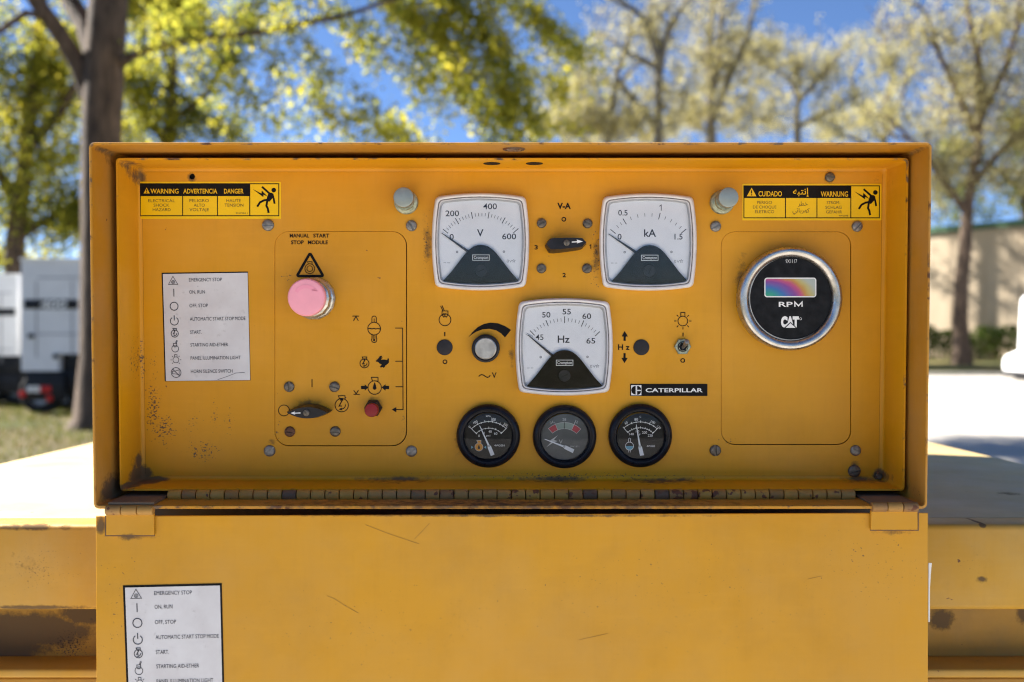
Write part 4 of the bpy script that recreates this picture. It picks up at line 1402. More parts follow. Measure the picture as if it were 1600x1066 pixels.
for x0, x1, yb, yl, lb in ((165.5, 240.5, 797.5, 836.5, 'corner hinge with worn barrel at the left of the door'), (1361, 1434, 792.3, 828, 'corner hinge with rusty barrel at the right of the door')):
    leaf = slab('corner_hinge', [[(x0, yb + 6), (x1, yb + 6), (x1, yl), (x0, yl)]], 0.0006, 0.0036, M_door, box, 0.0006, PD, lb)
    Ink(PD, 0.0003).line([(x0 - .6, yb + 8), (x0 - .6, yl + .8), (x1 + .8, yl + .8), (x1 + .8, yb + 8)], 1.6).make('dirt_line', M_knC, leaf)
    ca, cb = PD(x0, yb, 0.004), PD(x1, yb, 0.004)
    L = (cb.x - ca.x) / 3
    for i in range(3):
        mesh = knuckle('knuckle', L * .965, 0.0045, M_knA if (i == 1 or x0 < 500) else M_knB)
        put('knuckle', mesh, leaf, (ca.x + (i + .5) * L, ca.y, ca.z))
    xa, xb = ca.x + .001, cb.x - .001
    v, f = box_vf(xa, xb, ca.y + 0.003, -0.012, HZ0 + tb + 0.0003, HZ0 + tb + 0.0022)
    mk('upper_leaf', v, f, M_plate, leaf, 0)

# ------------------------------------------------------------------ BACKGROUND: trees
def bark_mat(name, c1, c2):
    g = G(name)
    n = g.noise(1.0, 6, 0.7, g.scaled(7, 7, 1.6))
    g.set(g.b.inputs['Base Color'], g.mix(g.mr(n, 0.35, 0.65), c1, c2))
    g.b.inputs['Roughness'].default_value = 0.9
    g.set(g.b.inputs['Normal'], g.n('ShaderNodeBump', {'Height': n, 'Strength': 0.9, 'Distance': 0.05}).outputs[0])
    return g.m


def leaf_mat(name, cols, trans=0.55):
    g = G(name)
    at = g.n('ShaderNodeAttribute', attribute_name='tint')
    r = g.n('ShaderNodeValToRGB', {0: at.outputs['Fac']})
    cr = r.color_ramp
    cr.elements[0].color = (*cols[0], 1)
    cr.elements[1].color = (*cols[-1], 1)
    for i, c in enumerate(cols[1:-1]):
        e = cr.elements.new((i + 1) / (len(cols) - 1))
        e.color = (*c, 1)
    df = g.n('ShaderNodeBsdfDiffuse', {'Color': r.outputs[0]})
    tr = g.n('ShaderNodeBsdfTranslucent', {'Color': g.n('ShaderNodeVectorMath', {0: r.outputs[0], 1: (1.45, 1.4, 1.15)}, operation='MULTIPLY').outputs[0]})
    mx = g.n('ShaderNodeMixShader', {0: trans, 1: df.outputs[0], 2: tr.outputs[0]})
    g.t.links.new(mx.outputs[0], g.out.inputs['Surface'])
    return g.m


M_barkd = bark_mat('dark_oak_bark', (0.035, 0.022, 0.014), (0.15, 0.098, 0.062))
M_barkg = bark_mat('grey_bark', (0.10, 0.085, 0.065), (0.23, 0.205, 0.165))
M_leafg = leaf_mat('yellow_green_leaves', ((0.09, 0.115, 0.025), (0.20, 0.215, 0.035), (0.37, 0.35, 0.05), (0.48, 0.41, 0.06)), 0.62)
M_leafm = leaf_mat('olive_leaves', ((0.05, 0.075, 0.018), (0.11, 0.135, 0.022), (0.20, 0.205, 0.03), (0.30, 0.26, 0.035)), 0.55)
M_leafp = leaf_mat('pale_spring_leaves', ((0.26, 0.245, 0.11), (0.40, 0.37, 0.19), (0.52, 0.475, 0.28), (0.55, 0.50, 0.18)), 0.5)
M_leafh = leaf_mat('hedge_leaves', ((0.035, 0.06, 0.014), (0.06, 0.09, 0.02), (0.10, 0.12, 0.03)), 0.4)


def tube(V, Fc, pts, rad, k=7):
    b = len(V)
    n = len(pts)
    for i, (p, r) in enumerate(zip(pts, rad)):
        t = (pts[min(i + 1, n - 1)] - pts[max(i - 1, 0)]).normalized()
        u = t.cross(Vector((0.3, 1, 0.1))).normalized()
        w = t.cross(u)
        for j in range(k):
            a = 2 * math.pi * j / k
            V.append(p + u * (r * math.cos(a)) + w * (r * math.sin(a)))
    for i in range(n - 1):
        for j in range(k):
            Fc.append((b + i * k + j, b + i * k + (j + 1) % k, b + (i + 1) * k + (j + 1) % k, b + (i + 1) * k + j))


def wobble(a, b, n, amt, rnd):
    pts = []
    for i in range(n + 1):
        t = i / n
        p = a.lerp(b, t)
        if 0 < i:
            p = p + Vector((rnd.uniform(-1, 1), rnd.uniform(-1, 1), rnd.uniform(-.7, .7))) * amt * (0.4 + t)
        pts.append(p)
    return pts


def grow(V, Fc, tips, p, d, L, r, lev, rnd, spread=0.65, up=0.15, shrink=0.72):
    q = p + d * L
    pts = wobble(p, q, 4, L * 0.05, rnd)
    tube(V, Fc, pts, [r * (1 - 0.35 * i / 4) for i in range(5)], 6 if lev > 1 else 4)
    if lev <= 1:
        tips += [(pts[2], pts[-1]), (pts[-2], pts[-1])]
    if lev == 0:
        return
    for i in range(rnd.choice((2, 3, 3))):
        nd = (d + Vector((rnd.gauss(0, spread), rnd.gauss(0, spread), rnd.gauss(up, spread * .6)))).normalized()
        s = pts[-1] if i else pts[rnd.choice((2, 3))]
        grow(V, Fc, tips, s, nd, L * shrink * rnd.uniform(.75, 1.15), r * .6, lev - 1, rnd, spread, up, shrink)


def leaves(name, C, S, T, mat, parent, kind=None):
    """leaf-sized diamonds at points C (n,3), size S (n,), tint T (n,)"""
    n = len(C)
    o = C.mean(0)
    a = rng.normal(size=(n, 3))
    a /= np.linalg.norm(a, axis=1)[:, None]
    b = rng.normal(size=(n, 3))
    b -= (b * a).sum(1)[:, None] * a
    b /= np.linalg.norm(b, axis=1)[:, None]
    a *= S[:, None] * .5
    b *= S[:, None] * .3
    Cc = C - o
    v = np.stack([Cc - a, Cc + b, Cc + a, Cc - b], 1).reshape(-1, 3).astype(np.float32)
    me = bpy.data.meshes.new(name)
    me.vertices.add(4 * n)
    me.vertices.foreach_set('co', v.ravel())
    me.loops.add(4 * n)
    me.loops.foreach_set('vertex_index', np.arange(4 * n, dtype=np.int32))
    me.polygons.add(n)
    me.polygons.foreach_set('loop_start', np.arange(0, 4 * n, 4, dtype=np.int32))
    me.update(calc_edges=True)
    at = me.attributes.new('tint', 'FLOAT', 'FACE')
    at.data.foreach_set('value', np.clip(T, 0, 1).astype(np.float32))
    me.materials.append(mat)
    return put(name, me, parent, o)


def spray_points(segs, n, sig, droop=0.0):
    """n leaf points scattered along segments"""
    k = len(segs)
    A = np.array([tuple(s[0]) for s in segs])
    B = np.array([tuple(s[1]) for s in segs])
    idx = rng.integers(0, k, n)
    t = rng.random(n)[:, None]
    p = A[idx] * (1 - t) + B[idx] * t + rng.normal(size=(n, 3)) * sig
    p[:, 2] -= np.abs(rng.normal(size=n)) * droop
    clump = rng.random(k)
    return p, clump[idx]


def finish_tree(t, base, V, Fc, bark, pts, tint, size, mat):
    mk('trunk', [Vector(p) - base for p in V], Fc, bark, t, 60)
    n = len(pts)
    leaves('crown', pts - np.array(tuple(base)), size * rng.uniform(.6, 1.3, n), tint + rng.normal(size=n) * .16, mat, t)


def gz(x, y):
    return groundz(x, y)


# ---- the big oak at the left, in front of the parked trailers
rnd = random.Random(3)
D0 = 18.2
base = W(148, 668, D0)
base.z = gz(base.x, base.y) - 0.05
t = thing('oak_tree', 'thick dark oak trunk at the left, standing before the white trailers', 'tree', base)
V, Fc, segs = [], [], []
tr_ = [base, W(151, 655, D0), W(157, 560, D0), W(159, 420, D0), W(159, 290, D0), W(159, 200, D0), W(164, 90, D0), W(170, 0, D0), W(172, -130, D0 + .1), W(180, -330, D0 + .3), W(195, -560, D0 + .5)]
tube(V, Fc, tr_, [.52, .42, .37, .37, .36, .355, .35, .345, .31, .24, .12], 14)
tube(V, Fc, [W(140, 150, D0), W(122, 100, D0), W(92, 50, D0 - .2), W(58, 4, D0 - .4), W(0, -90, D0 - .7), W(-60, -260, D0 - 1)], [.17, .165, .15, .14, .12, .06], 9)
tube(V, Fc, [W(150, 90, D0), W(134, 40, D0 + .3), W(108, 0, D0 + .6), W(80, -90, D0 + 1), W(60, -300, D0 + 1.5)], [.2, .19, .17, .15, .07], 9)
tube(V, Fc, [W(78, 28, D0 - .3), W(40, 20, D0 - .6), W(0, 48, D0 - .9), W(-60, 70, D0 - 1.2)], [.07, .065, .06, .04], 6)
rb_ = [W(182, 105, D0), W(205, 88, D0 - .2), W(245, 74, D0 - .4), W(300, 62, D0 - .7), W(360, 56, D0 - 1), W(420, 48, D0 - 1.2), W(480, 36, D0 - 1.5), W(540, 24, D0 - 1.7), W(600, 4, D0 - 2), W(690, -30, D0 - 2.3), W(790, -50, D0 - 2.5)]
tube(V, Fc, rb_, [.09, .08, .072, .066, .06, .055, .05, .042, .035, .028, .02], 8)
tube(V, Fc, [W(172, -130, D0), W(330, -160, D0 - 1), W(520, -120, D0 - 2), W(680, -90, D0 - 2.6), W(850, -70, D0 - 3)], [.2, .15, .11, .08, .04], 8)
# hanging shoots, from upper left to lower right
shoots = [(540, 20, 640, 120, .06), (560, -40, 700, 90, .10), (600, -60, 740, 130, .13), (640, -60, 790, 150, .16), (680, -60, 830, 170, .18), (720, -60, 850, 140, .15), (650, 60, 800, 215, .12),
          (700, 80, 845, 200, .14), (760, -40, 880, 60, .13), (790, -20, 900, 90, .06), (610, 40, 700, 170, .05), (450, 40, 540, 130, .05), (400, 50, 470, 170, .06), (470, 110, 560, 215, .05), (560, 150, 640, 220, .07),
          (330, 60, 400, 170, .08), (480, 160, 560, 190, .05), (300, 62, 330, 150, .08), (420, 120, 440, 215, .05), (590, 190, 650, 230, .06), (510, 0, 560, 60, .06), (830, 10, 930, 110, .03),
          (210, 70, 240, 10, .06), (250, 70, 330, -20, .07), (340, 50, 420, -30, .07), (420, 40, 500, -40, .07), (680, 40, 760, 190, .12), (600, -30, 660, 40, .10), (740, 20, 800, 120, .12)]
P_, T_ = [], []
for x0, y0, x1, y1, den in shoots:
    d0_, d1_ = D0 - 1 + rnd.uniform(-1.5, 1), D0 - 1 + rnd.uniform(-1.5, 1)
    a_, b_ = W(x0, y0, d0_), W(x1, y1, d1_)
    pts = wobble(a_, b_, 5, .12, rnd)
    tube(V, Fc, pts, [.016, .014, .012, .010, .008, .005], 4)
    sg = list(zip(pts[:-1], pts[1:]))
    # side sprays hanging off the shoot
    for i in range(10):
        s_ = pts[rnd.randrange(1, 6)]
        e_ = s_ + Vector((rnd.uniform(-.1, .7), rnd.uniform(-.5, .5), rnd.uniform(-.75, .05)))
        sg.append((s_, e_))
    p_, t_ = spray_points(sg, int((6800 if x0 > 440 else 4200) * den), .12, .06)
    P_.append(p_)
    T_.append(t_ * .55 + .2)
# the crown overhead, out of the frame, that shades the lot on the right
tips = []
for s_, d_ in ((W(195, -560, D0), (0, 0, 1)), (W(180, -330, D0), (.8, -.2, .5)), (W(180, -330, D0), (-.7, .4, .6)), (W(-60, -260, D0 - 1), (-.5, -.3, .8)), (W(60, -300, D0 + 1.5), (-.2, .6, .8)), (W(520, -120, D0 - 2), (.5, -.2, .8)), (W(330, -160, D0 - 1), (.2, .5, .8)),
               (W(680, -90, D0 - 2.6), (.8, 0, .5))):
    grow(V, Fc, tips, s_, Vector(d_).normalized(), 1.9, .12, 3, rnd, .6, .1)
for k_ in range(3):
    a_ = W(180, -330, D0)
    e_ = Vector((-5.0 + 2.2 * k_, 19.0 + 1.4 * k_, 10.2 + .5 * k_))
    tube(V, Fc, wobble(a_, e_, 5, .3, rnd), [.12, .1, .08, .065, .05, .03], 6)
    for j in range(4):
        grow(V, Fc, tips, e_.lerp(a_, .12 * j), Vector((rnd.uniform(-.4, 1), rnd.uniform(-1, 1), rnd.uniform(0, .8))).normalized(), 1.6, .05, 2, rnd, .6, .05)
p_, t_ = spray_points(tips, 15000, .32, .1)
P_.append(p_)
T_.append(t_ * .6 + .2)
finish_tree(t, base, V, Fc, M_barkd, np.concatenate(P_), np.concatenate(T_), .11, M_leafg)


def crown_tree(name, label, px, Dp, trunk, rad, limbs, blobs, nleaf, size, bark, mat, seed, lev=3, L0=None, group=None, sig=.3, tint=(.15, .6), tipshare=.5, feather=False):
    """a tree: trunk and limbs follow given courses, then fork on into twigs; blobs (px, py, rx, ry, share, dy) fill out the crown"""
    rnd = random.Random(seed)
    b = W(px, trunk[0][1], Dp)
    b.z = gz(b.x, b.y) - .05
    t = thing(name, label, 'tree', b, group)
    V, Fc, tips, V2, F2 = [], [], [], [], []
    pts = [b] + [W(x, y, Dp) for x, y in trunk]
    k = len(pts)
    tube(V, Fc, pts, [rad * (1.25 if i == 0 else 1 - .62 * i / (k - 1)) for i in range(k)], 10)
    for i, lm in enumerate(limbs):
        dd = rnd.uniform(-1, 1)
        lp = [W(x, y, Dp + dd * j / len(lm)) for j, (x, y) in enumerate(lm)]
        r0 = rad * .45
        tube(V, Fc, lp, [r0 * (1 - .6 * j / (len(lp) - 1)) for j in range(len(lp))], 7)
        for j in range(1, len(lp)):
            d_ = (lp[j] - lp[j - 1]).normalized()
            dv = (d_ + Vector((rnd.gauss(0, .6), rnd.gauss(0, .6), rnd.gauss(.2, .4)))).normalized()
            grow(V, Fc, tips, lp[j], dv, (L0 or Dp * .03) * rnd.uniform(.7, 1.1), r0 * .4, lev - 1, rnd, .6, .08)
    d_ = (pts[-1] - pts[-2]).normalized()
    grow(V, Fc, tips, pts[-1], d_, L0 or Dp * .03, rad * .35, lev, rnd, .6, .1)
    P_, T_ = [], []
    n1 = int(nleaf * tipshare)
    p_, t_ = spray_points(tips, n1, sig, .1)
    P_.append(p_)
    T_.append(t_)
    tot = sum(q[4] for q in blobs) or 1
    for x, y, rx, ry, sh, dy in blobs:
        n2 = int(nleaf * (1 - tipshare) * sh / tot)
        c_ = W(x, y, Dp + dy)
        m = max(6, int(rx * ry / (30 if feather else 90)))
        # twig-sized clumps inside the blob, so gaps stay between them
        g_ = rng.normal(size=(m, 3)) * .5
        k_ = Dp / F
        cc = np.array(tuple(c_)) + g_ * np.array([rx * k_, max(rx, ry) * k_ * .8, ry * k_])
        sg = []
        for q in cc:
            e = Vector(q) + Vector((rnd.uniform(-1, 1), rnd.uniform(-1, 1), rnd.uniform(-.8, .5))) * (Dp * .014)
            if feather:
                e = Vector(q) + Vector((rnd.uniform(-.9, .9), rnd.uniform(-.9, .9), rnd.uniform(-.1, 1.1))) * (Dp * .026)
            sg.append((Vector(q), e))
            tube(V2, F2, [Vector(q) - b, e - b], [.02, .008], 3)
        p_, t_ = spray_points(sg, n2, sig * (.45 if feather else .8), .08)
        P_.append(p_)
        T_.append(t_)
    P_, T_ = np.concatenate(P_), np.concatenate(T_)
    finish_tree(t, b, V, Fc, bark, P_, tint[0] + T_ * tint[1], size, mat)
    mk('twigs', V2, F2, bark, t, 0)['kind'] = 'stuff'
    return t


GB = 'trees standing behind the yellow box'
crown_tree('leafy_tree', 'dense yellow green tree at the far left behind the trailers', 22, 30, [(22, 480), (24, 380), (34, 300), (45, 200), (60, 80), (70, -60)], .36,
           [[(30, 320), (-20, 240), (-70, 150), (-110, 40)], [(40, 240), (90, 180), (130, 110), (150, 40)], [(28, 370), (70, 345), (110, 325), (150, 310)]],
           [(20, 330, 90, 40, 1.0, 0), (60, 250, 90, 60, 1.6, 0), (20, 170, 80, 60, 1.3, 0), (90, 150, 60, 60, 1.0, 1), (100, 330, 50, 50, 1.0, 0), (-60, 220, 90, 120, 1, 0), (30, 70, 90, 50, 1, 0), (60, -60, 140, 90, 1.2, 0), (10, 395, 80, 20, .5, 1)],
           30000, .17, M_barkd, M_leafg, 11, 3, 1.0, GB, .34, (.15, .75))
crown_tree('leafy_tree', 'yellow green tree just right of the thick oak trunk', 262, 36, [(262, 480), (258, 380), (262, 260), (268, 160), (272, 90)], .34,
           [[(262, 230), (220, 170), (196, 110)], [(266, 190), (320, 150), (350, 100)], [(270, 120), (250, 60), (240, 0)]],
           [(262, 190, 90, 40, 1.6, 0), (230, 130, 50, 45, 1.0, 0), (300, 170, 60, 40, 1.0, 0), (260, 80, 60, 40, .4, 0), (360, 205, 60, 24, .5, 0), (220, 40, 40, 40, .3, 0), (210, 200, 40, 30, .6, 0)],
           15000, .17, M_barkd, M_leafg, 12, 3, 1.0, GB, .32, (.1, .7))
crown_tree('spring_tree', 'pale spring tree with a forked trunk behind the middle of the box', 1030, 44, [(1030, 500), (1031, 380), (1030, 260), (1029, 160), (1028, 108)], .36,
           [[(1028, 112), (1022, 70), (1008, 30), (985, 12), (952, -4), (920, -40)], [(1031, 118), (1038, 70), (1045, 40), (1064, 14), (1090, -20)], [(1026, 104), (1000, 92), (982, 84), (960, 66)], [(1030, 200), (985, 150), (965, 120)]],
           [(1000, 200, 60, 26, 1.4, 0), (950, 180, 55, 30, .8, 0), (1060, 160, 50, 40, .9, 0), (980, 40, 70, 40, .3, 0), (890, 160, 50, 50, .7, 0), (1050, 30, 60, 50, .4, 0), (930, 90, 40, 50, .3, 0), (1010, 150, 60, 40, 1.2, 1), (960, 215, 80, 18, 1.0, 1)],
           11500, .13, M_barkg, M_leafp, 21, 3, .75, GB, .26, (.1, .75), .18, True)
crown_tree('spring_tree', 'pale spring tree with two tall bare limbs above the right square meter', 1113, 46, [(1113, 500), (1112, 360), (1112, 240), (1110, 170), (1110, 120)], .42,
           [[(1110, 130), (1108, 80), (1112, 30), (1116, -40)], [(1113, 150), (1124, 90), (1126, 40), (1130, -30)], [(1112, 190), (1140, 120), (1164, 70), (1176, 20), (1188, -40)]],
           [(1110, 180, 70, 34, 1.5, 0), (1090, 80, 50, 50, .6, 0), (1150, 110, 50, 50, .8, 0), (1190, 90, 40, 40, .6, 0), (1110, 10, 60, 40, .5, 0), (1180, 190, 60, 26, .8, 0), (1120, 130, 60, 50, 1.2, 1), (1060, 205, 80, 20, 1.2, 1)],
           13000, .13, M_barkg, M_leafp, 22, 3, .75, GB, .26, (.1, .75), .18, True)
crown_tree('spring_tree', 'pale spring tree with one arching limb left of the blue gap', 1247, 48.5, [(1247, 500), (1247, 360), (1246, 230), (1245, 170), (1247, 150)], .28,
           [[(1246, 150), (1235, 125), (1215, 110), (1188, 100), (1165, 82)], [(1246, 160), (1275, 130), (1300, 100), (1320, 80)], [(1246, 200), (1280, 180), (1310, 165)]],
           [(1225, 150, 55, 36, 1.2, 0), (1210, 90, 50, 30, .8, 0), (1270, 110, 50, 36, .9, 0), (1310, 150, 36, 50, .6, 0), (1190, 200, 60, 20, .8, 0), (1290, 200, 40, 20, .6, 0), (1262, 300, 26, 24, .35, 0)],  # last blob, unseen behind the box, added to dapple the wall with shade
           9500, .13, M_barkg, M_leafp, 23, 3, .75, GB, .26, (.1, .75), .18, True)
crown_tree('spring_tree', 'slender whitish spring tree left of the forked one', 945, 44, [(945, 500), (944, 380), (946, 280), (952, 190), (966, 110), (978, 70)], .22,
           [[(950, 200), (915, 150), (890, 110)], [(960, 140), (985, 110), (1004, 96)], [(946, 250), (900, 210), (870, 190)]],
           [(925, 200, 60, 26, 1.0, 0), (880, 200, 50, 26, .8, 0), (905, 140, 40, 36, .5, 0)], 6500, .13, M_barkg, M_leafp, 24, 3, .75, GB, .26, (.1, .75), .18, True)
crown_tree('spring_tree', 'pale bushy tree in the gap right of the blue sky', 1375, 54, [(1375, 500), (1376, 380), (1378, 260), (1385, 180), (1392, 130)], .3,
           [[(1380, 220), (1345, 170), (1330, 120), (1345, 80)], [(1385, 190), (1410, 150), (1425, 110)], [(1378, 240), (1330, 215), (1300, 205)]],
           [(1340, 190, 55, 26, 1.2, 0), (1400, 110, 40, 50, 1.0, 0), (1375, 90, 40, 40, .6, 0), (1400, 190, 60, 26, .9, 0), (1330, 215, 60, 16, .8, 1)], 8000, .13, M_barkg, M_leafp, 25, 3, .75, GB, .26, (.1, .75), .18, True)
crown_tree('spring_tree', 'olive tree with a dark leaning trunk before the beige wall', 1503, 40, [(1503, 545), (1500, 500), (1502, 440), (1508, 390), (1511, 340), (1516, 290), (1528, 230), (1534, 170)], .36,
           [[(1512, 335), (1480, 290), (1450, 250), (1425, 220), (1395, 190)], [(1518, 290), (1560, 240), (1600, 210), (1640, 190)], [(1530, 220), (1500, 150), (1470, 90), (1450, 30)], [(1534, 180), (1570, 110), (1590, 40), (1600, -40)], [(1532, 190), (1530, 100), (1515, 30), (1500, -50)]],
           [(1500, 180, 90, 60, 1.5, 0), (1570, 150, 80, 80, 1.6, 0), (1480, 70, 60, 50, .8, 0), (1570, 40, 60, 60, 1.2, 0), (1560, 280, 60, 36, 1.0, 0), (1480, 270, 40, 30, .8, 0), (1640, 200, 60, 90, 1, 0), (1470, 300, 24, 40, .5, 0), (1400, 60, 40, 40, .25, 0)],
           20000, .13, M_barkd, M_leafp, 31, 3, .9, GB, .32, (-.1, .85), .30, True)
crown_tree('leafy_tree', 'olive green tree rising over the beige wall at the far right', 1600, 56, [(1600, 500), (1600, 380), (1604, 260)], .4,
           [[(1600, 300), (1550, 260), (1510, 240)], [(1602, 280), (1660, 230), (1700, 200)]],
           [(1590, 300, 90, 46, 1.5, 0), (1500, 310, 60, 40, 1.0, 0), (1640, 260, 90, 60, 1.0, 0)], 9000, .22, M_barkd, M_leafm, 32, 2, 1.4, GB, .4)

# ------------------------------------------------------------------ beige warehouse, hedge
def wall_mat():
    g = G('beige_wall')
    n = g.noise(1.0, 6, 0.6, g.scaled(1.4, 1.4, .25))
    c = g.mix(g.mr(n, .35, .7), (0.36, 0.285, 0.195), (0.43, 0.35, 0.25))
    c = g.mix(g.mr(g.noise(1.0, 4, .6, g.scaled(3, 3, .3), off=4), .55, .75, 0, .5), c, (0.27, 0.215, 0.155))
    g.set(g.b.inputs['Base Color'], c)
    g.b.inputs['Roughness'].default_value = .9
    return g.m


M_wall = wall_mat()
M_coping = plain('green_coping', (0.05, 0.10, 0.055), .5, var=.2, scale=3)
wa, wb = Vector((26.5, 39.5, 0)), Vector((8.0, 60.0, 0))
wd = (wb - wa).normalized()
wnrm = Vector((-wd.y, wd.x, 0))
if wnrm.x > 0:
    wnrm = -wnrm
wh = thing('warehouse', 'long beige wall with green coping behind the hedge at the right', 'building', wa)
V, Fc = [], []
L = (wb - wa).length
np_ = 9


def wbox(s0, s1, o0, o1, z0, z1):
    q = []
    for z in (z0, z1):
        for s_, o_ in ((s0, o0), (s1, o0), (s1, o1), (s0, o1)):
            p = wd * s_ + wnrm * o_
            q.append((p.x, p.y, z))
    return q, [(0, 3, 2, 1), (4, 5, 6, 7), (0, 1, 5, 4), (1, 2, 6, 5), (2, 3, 7, 6), (3, 0, 4, 7)]


me = None
for i in range(np_):
    v, f = wbox(i * L / np_ + .02, (i + 1) * L / np_ - .02, -.3, 0, 0.2, 6.75)
    mk('wall_panel', v, f, M_wall, wh, 0)
v, f = wbox(0, L, -.31, -.03, 0.2, 6.74)
mk('wall_core', v, f, M_wall, wh, 0)
v, f = wbox(-.1, L + .1, -.4, .12, 6.76, 7.05)
mk('coping', v, f, M_coping, wh, 0)

hb = W(1530, 560, 42.5)
hb.z = gz(hb.x, hb.y)
hg = thing('hedge', 'low green hedge in front of the beige wall', 'hedge', hb)
n = 12000
s_ = rng.uniform(-6.5, 9.0, n)
hgt = 1.25 + .16 * np.sin(s_ * 2.1) + .12 * np.sin(s_ * 5.3 + 1)
z_ = rng.random(n) ** .7 * hgt
y_ = rng.normal(size=n) * .36
C = np.stack([s_, y_ - s_ * .12, z_], 1)
tt = .5 + .35 * np.sin(s_ * 1.7) * np.sin(z_ * 3 + s_) + rng.normal(size=n) * .2
leaves('foliage', C, rng.uniform(.10, .2, n), tt, M_leafh, hg)
V, Fc = [], []
for i in range(26):
    x = -6.3 + i * .6
    tube(V, Fc, [Vector((x, -x * .12, -.05)), Vector((x + rnd.uniform(-.15, .15), -x * .12, .9))], [.03, .015], 5)
mk('stems', V, Fc, M_barkd, hg)['kind'] = 'stuff'

# ------------------------------------------------------------------ parked generator trailers at the left
M_tw = plain('trailer_white', (0.82, 0.82, 0.82), .4, var=.05, scale=2)
M_tb = plain('trailer_black', (0.012, 0.012, 0.014), .5, var=.3, scale=4)
M_tr = plain('trailer_red', (0.55, 0.02, 0.015), .35, var=.1, scale=9)
M_tg = plain('trailer_seam', (0.30, 0.30, 0.32), .6, var=.1, scale=9)
M_rim = plain('wheel_rim', (0.35, 0.36, 0.38), .4, .6, var=.2, scale=9)
M_tyre = plain('tyre_rubber', (0.02, 0.02, 0.021), .8, var=.3, scale=20)


def wheel(parent, x, y, z, r, w):
    n = 28
    prof = [(.60, -w / 2), (.93, -w / 2), (1.0, -w * .32), (1.0, w * .32), (.93, w / 2), (.60, w / 2)]
    rings = [[(x + q * r * math.cos(2 * math.pi * i / n), y + d, z + q * r * math.sin(2 * math.pi * i / n)) for i in range(n)] for q, d in prof]
    v, f = loft(rings)
    o = mk('wheel', v, f, M_tyre, parent, 40)
    prof = [(.62, -w * .40), (.56, -w * .42), (.50, -w * .25), (.2, -w * .22), (.17, -w * .36), (.02, -w * .36)]
    rings = [[(x + q * r * math.cos(2 * math.pi * i / n), y + d, z + q * r * math.sin(2 * math.pi * i / n)) for i in range(n)] for q, d in prof]
    v, f = loft(rings, cap1=True)
    mk('rim', v, f, M_rim, o, 40)
    return o


def trailer(D, x0, x1, ytop, ybot, ygr, label, stripe, text, cut):
    s = D / F
    b = W((x0 + x1) / 2, 0, D)
    b.z = gz(b.x, b.y)
    t = thing('generator_trailer', label, 'trailer', b, 'white generator trailers parked under the trees')
    q = lambda px, py: (W(px, py, D).x - b.x, W(px, py, D).z - b.z)
    X0, Z1 = q(x0, ytop)
    X1, Z0 = q(x1, ybot)
    dep = 5.2
    cx_, cz_ = q(*cut)
    # body with a notch at its lower right
    lp = [(X0, Z0), (cx_, Z0), (cx_, cz_), (X1, cz_), (X1, Z1), (X0, Z1)]
    rings = [[(x, y, z) for x, z in lp] for y in (0, dep)]
    v, f = loft(rings, True, True, True)
    mk('enclosure', v, f, M_tw, t, 0)
    bbox_part('roof_cap', X0 - .03, X1 + .03, -.03, dep + .03, Z1, Z1 + .05, M_tw, t, .01)
    bbox_part('frame_rail', X0 + .1, X1 - .02, .12, dep + .6, Z0 - .45, Z0 - .002, M_tb, t, .01)
    bbox_part('inner_block', cx_ + .02, X1 - .06, .2, dep - .1, Z0, cz_ - .01, M_tb, t, .01)
    s0, s1, sy0, sy1 = stripe
    a0, z0_ = q(s0, sy1)
    a1, z1_ = q(s1, sy0)
    bbox_part('black_stripe', a0, a1, -.012, -.002, z0_, z1_, M_tb, t, .002)
    if text:
        i0, i1 = q(text[1], sy1 - 3)[0], q(text[2], sy1 - 3)[0]
        k_ = Ink(lambda x, y, d: Vector((x, -.015 - d, y)), 0.0)
        zc = (z0_ + z1_) / 2
        c_ = (z1_ - z0_) * .78
        k_.text(text[0], i0, i1, -(zc - c_ / 2), c_, .04, 0, .16)
        k_.v = [Vector((p.x, p.y, -p.z)) for p in k_.v]
        k_.make('number_lettering', M_white, t)
    # door seams, latches
    for px in (x0 + 24, x0 + 26 + (x1 - x0) * .5):
        xx = q(px, 0)[0]
        bbox_part('door_seam', xx - .012, xx + .012, -.010, -.001, Z0 + .3, Z1 - .45, M_tg, t)
    for py in (ytop + 27, ytop + 115):
        zz = q(0, py)[1]
        bbox_part('panel_seam', q(x0 + 26, 0)[0], X1 - .1, -.009, -.001, zz - .012, zz + .012, M_tg, t)
    for px, py in ((x0 + 16, ytop + 118), (x0 + 55, ytop + 150)):
        xx, zz = q(px, py)
        bbox_part('latch', xx - .06, xx + .06, -.05, -.001, zz - .05, zz + .05, M_tb, t, .01)
    # lamps and reflective tape on the bumper
    bx0, bz0 = q(x0 + 6, ybot + 46)
    bx1, bz1 = q(x0 + 58, ybot + 14)
    bu = bbox_part('bumper', X0 + .12, X1 - .55, -.04, .1, bz0, Z0 - .46 + .4, M_tb, t, .01)
    for a, c_, m in ((x0 + 10, x0 + 31, M_tape), (x0 + 31.4, x0 + 48, M_tr)):
        u0, w0_ = q(a, ybot + 33)
        u1, w1_ = q(c_, ybot + 23)
        bbox_part('reflective_tape', u0, u1, -.055, -.041, w0_, w1_, m, bu, .003)
    for px, py in ((x0 + 4, ybot + 36), (x0 + 46, ybot + 42)):
        u, w_ = q(px, py)
        n_ = 14
        rings = [[(u + r_ * math.cos(2 * math.pi * i / n_), d, w_ + r_ * math.sin(2 * math.pi * i / n_)) for i in range(n_)] for r_, d in ((.075, -.0405), (.075, -.07), (.05, -.085))]
        v, f = loft(rings, cap1=True)
        mk('tail_lamp', v, f, M_tr, bu)
    for wx in (q(x1 - 18, 0)[0], q(x0 + 14, 0)[0]):
        for wy in (.55, 1.7):
            wheel(t, wx, wy, .46, .46, .26)
    return t


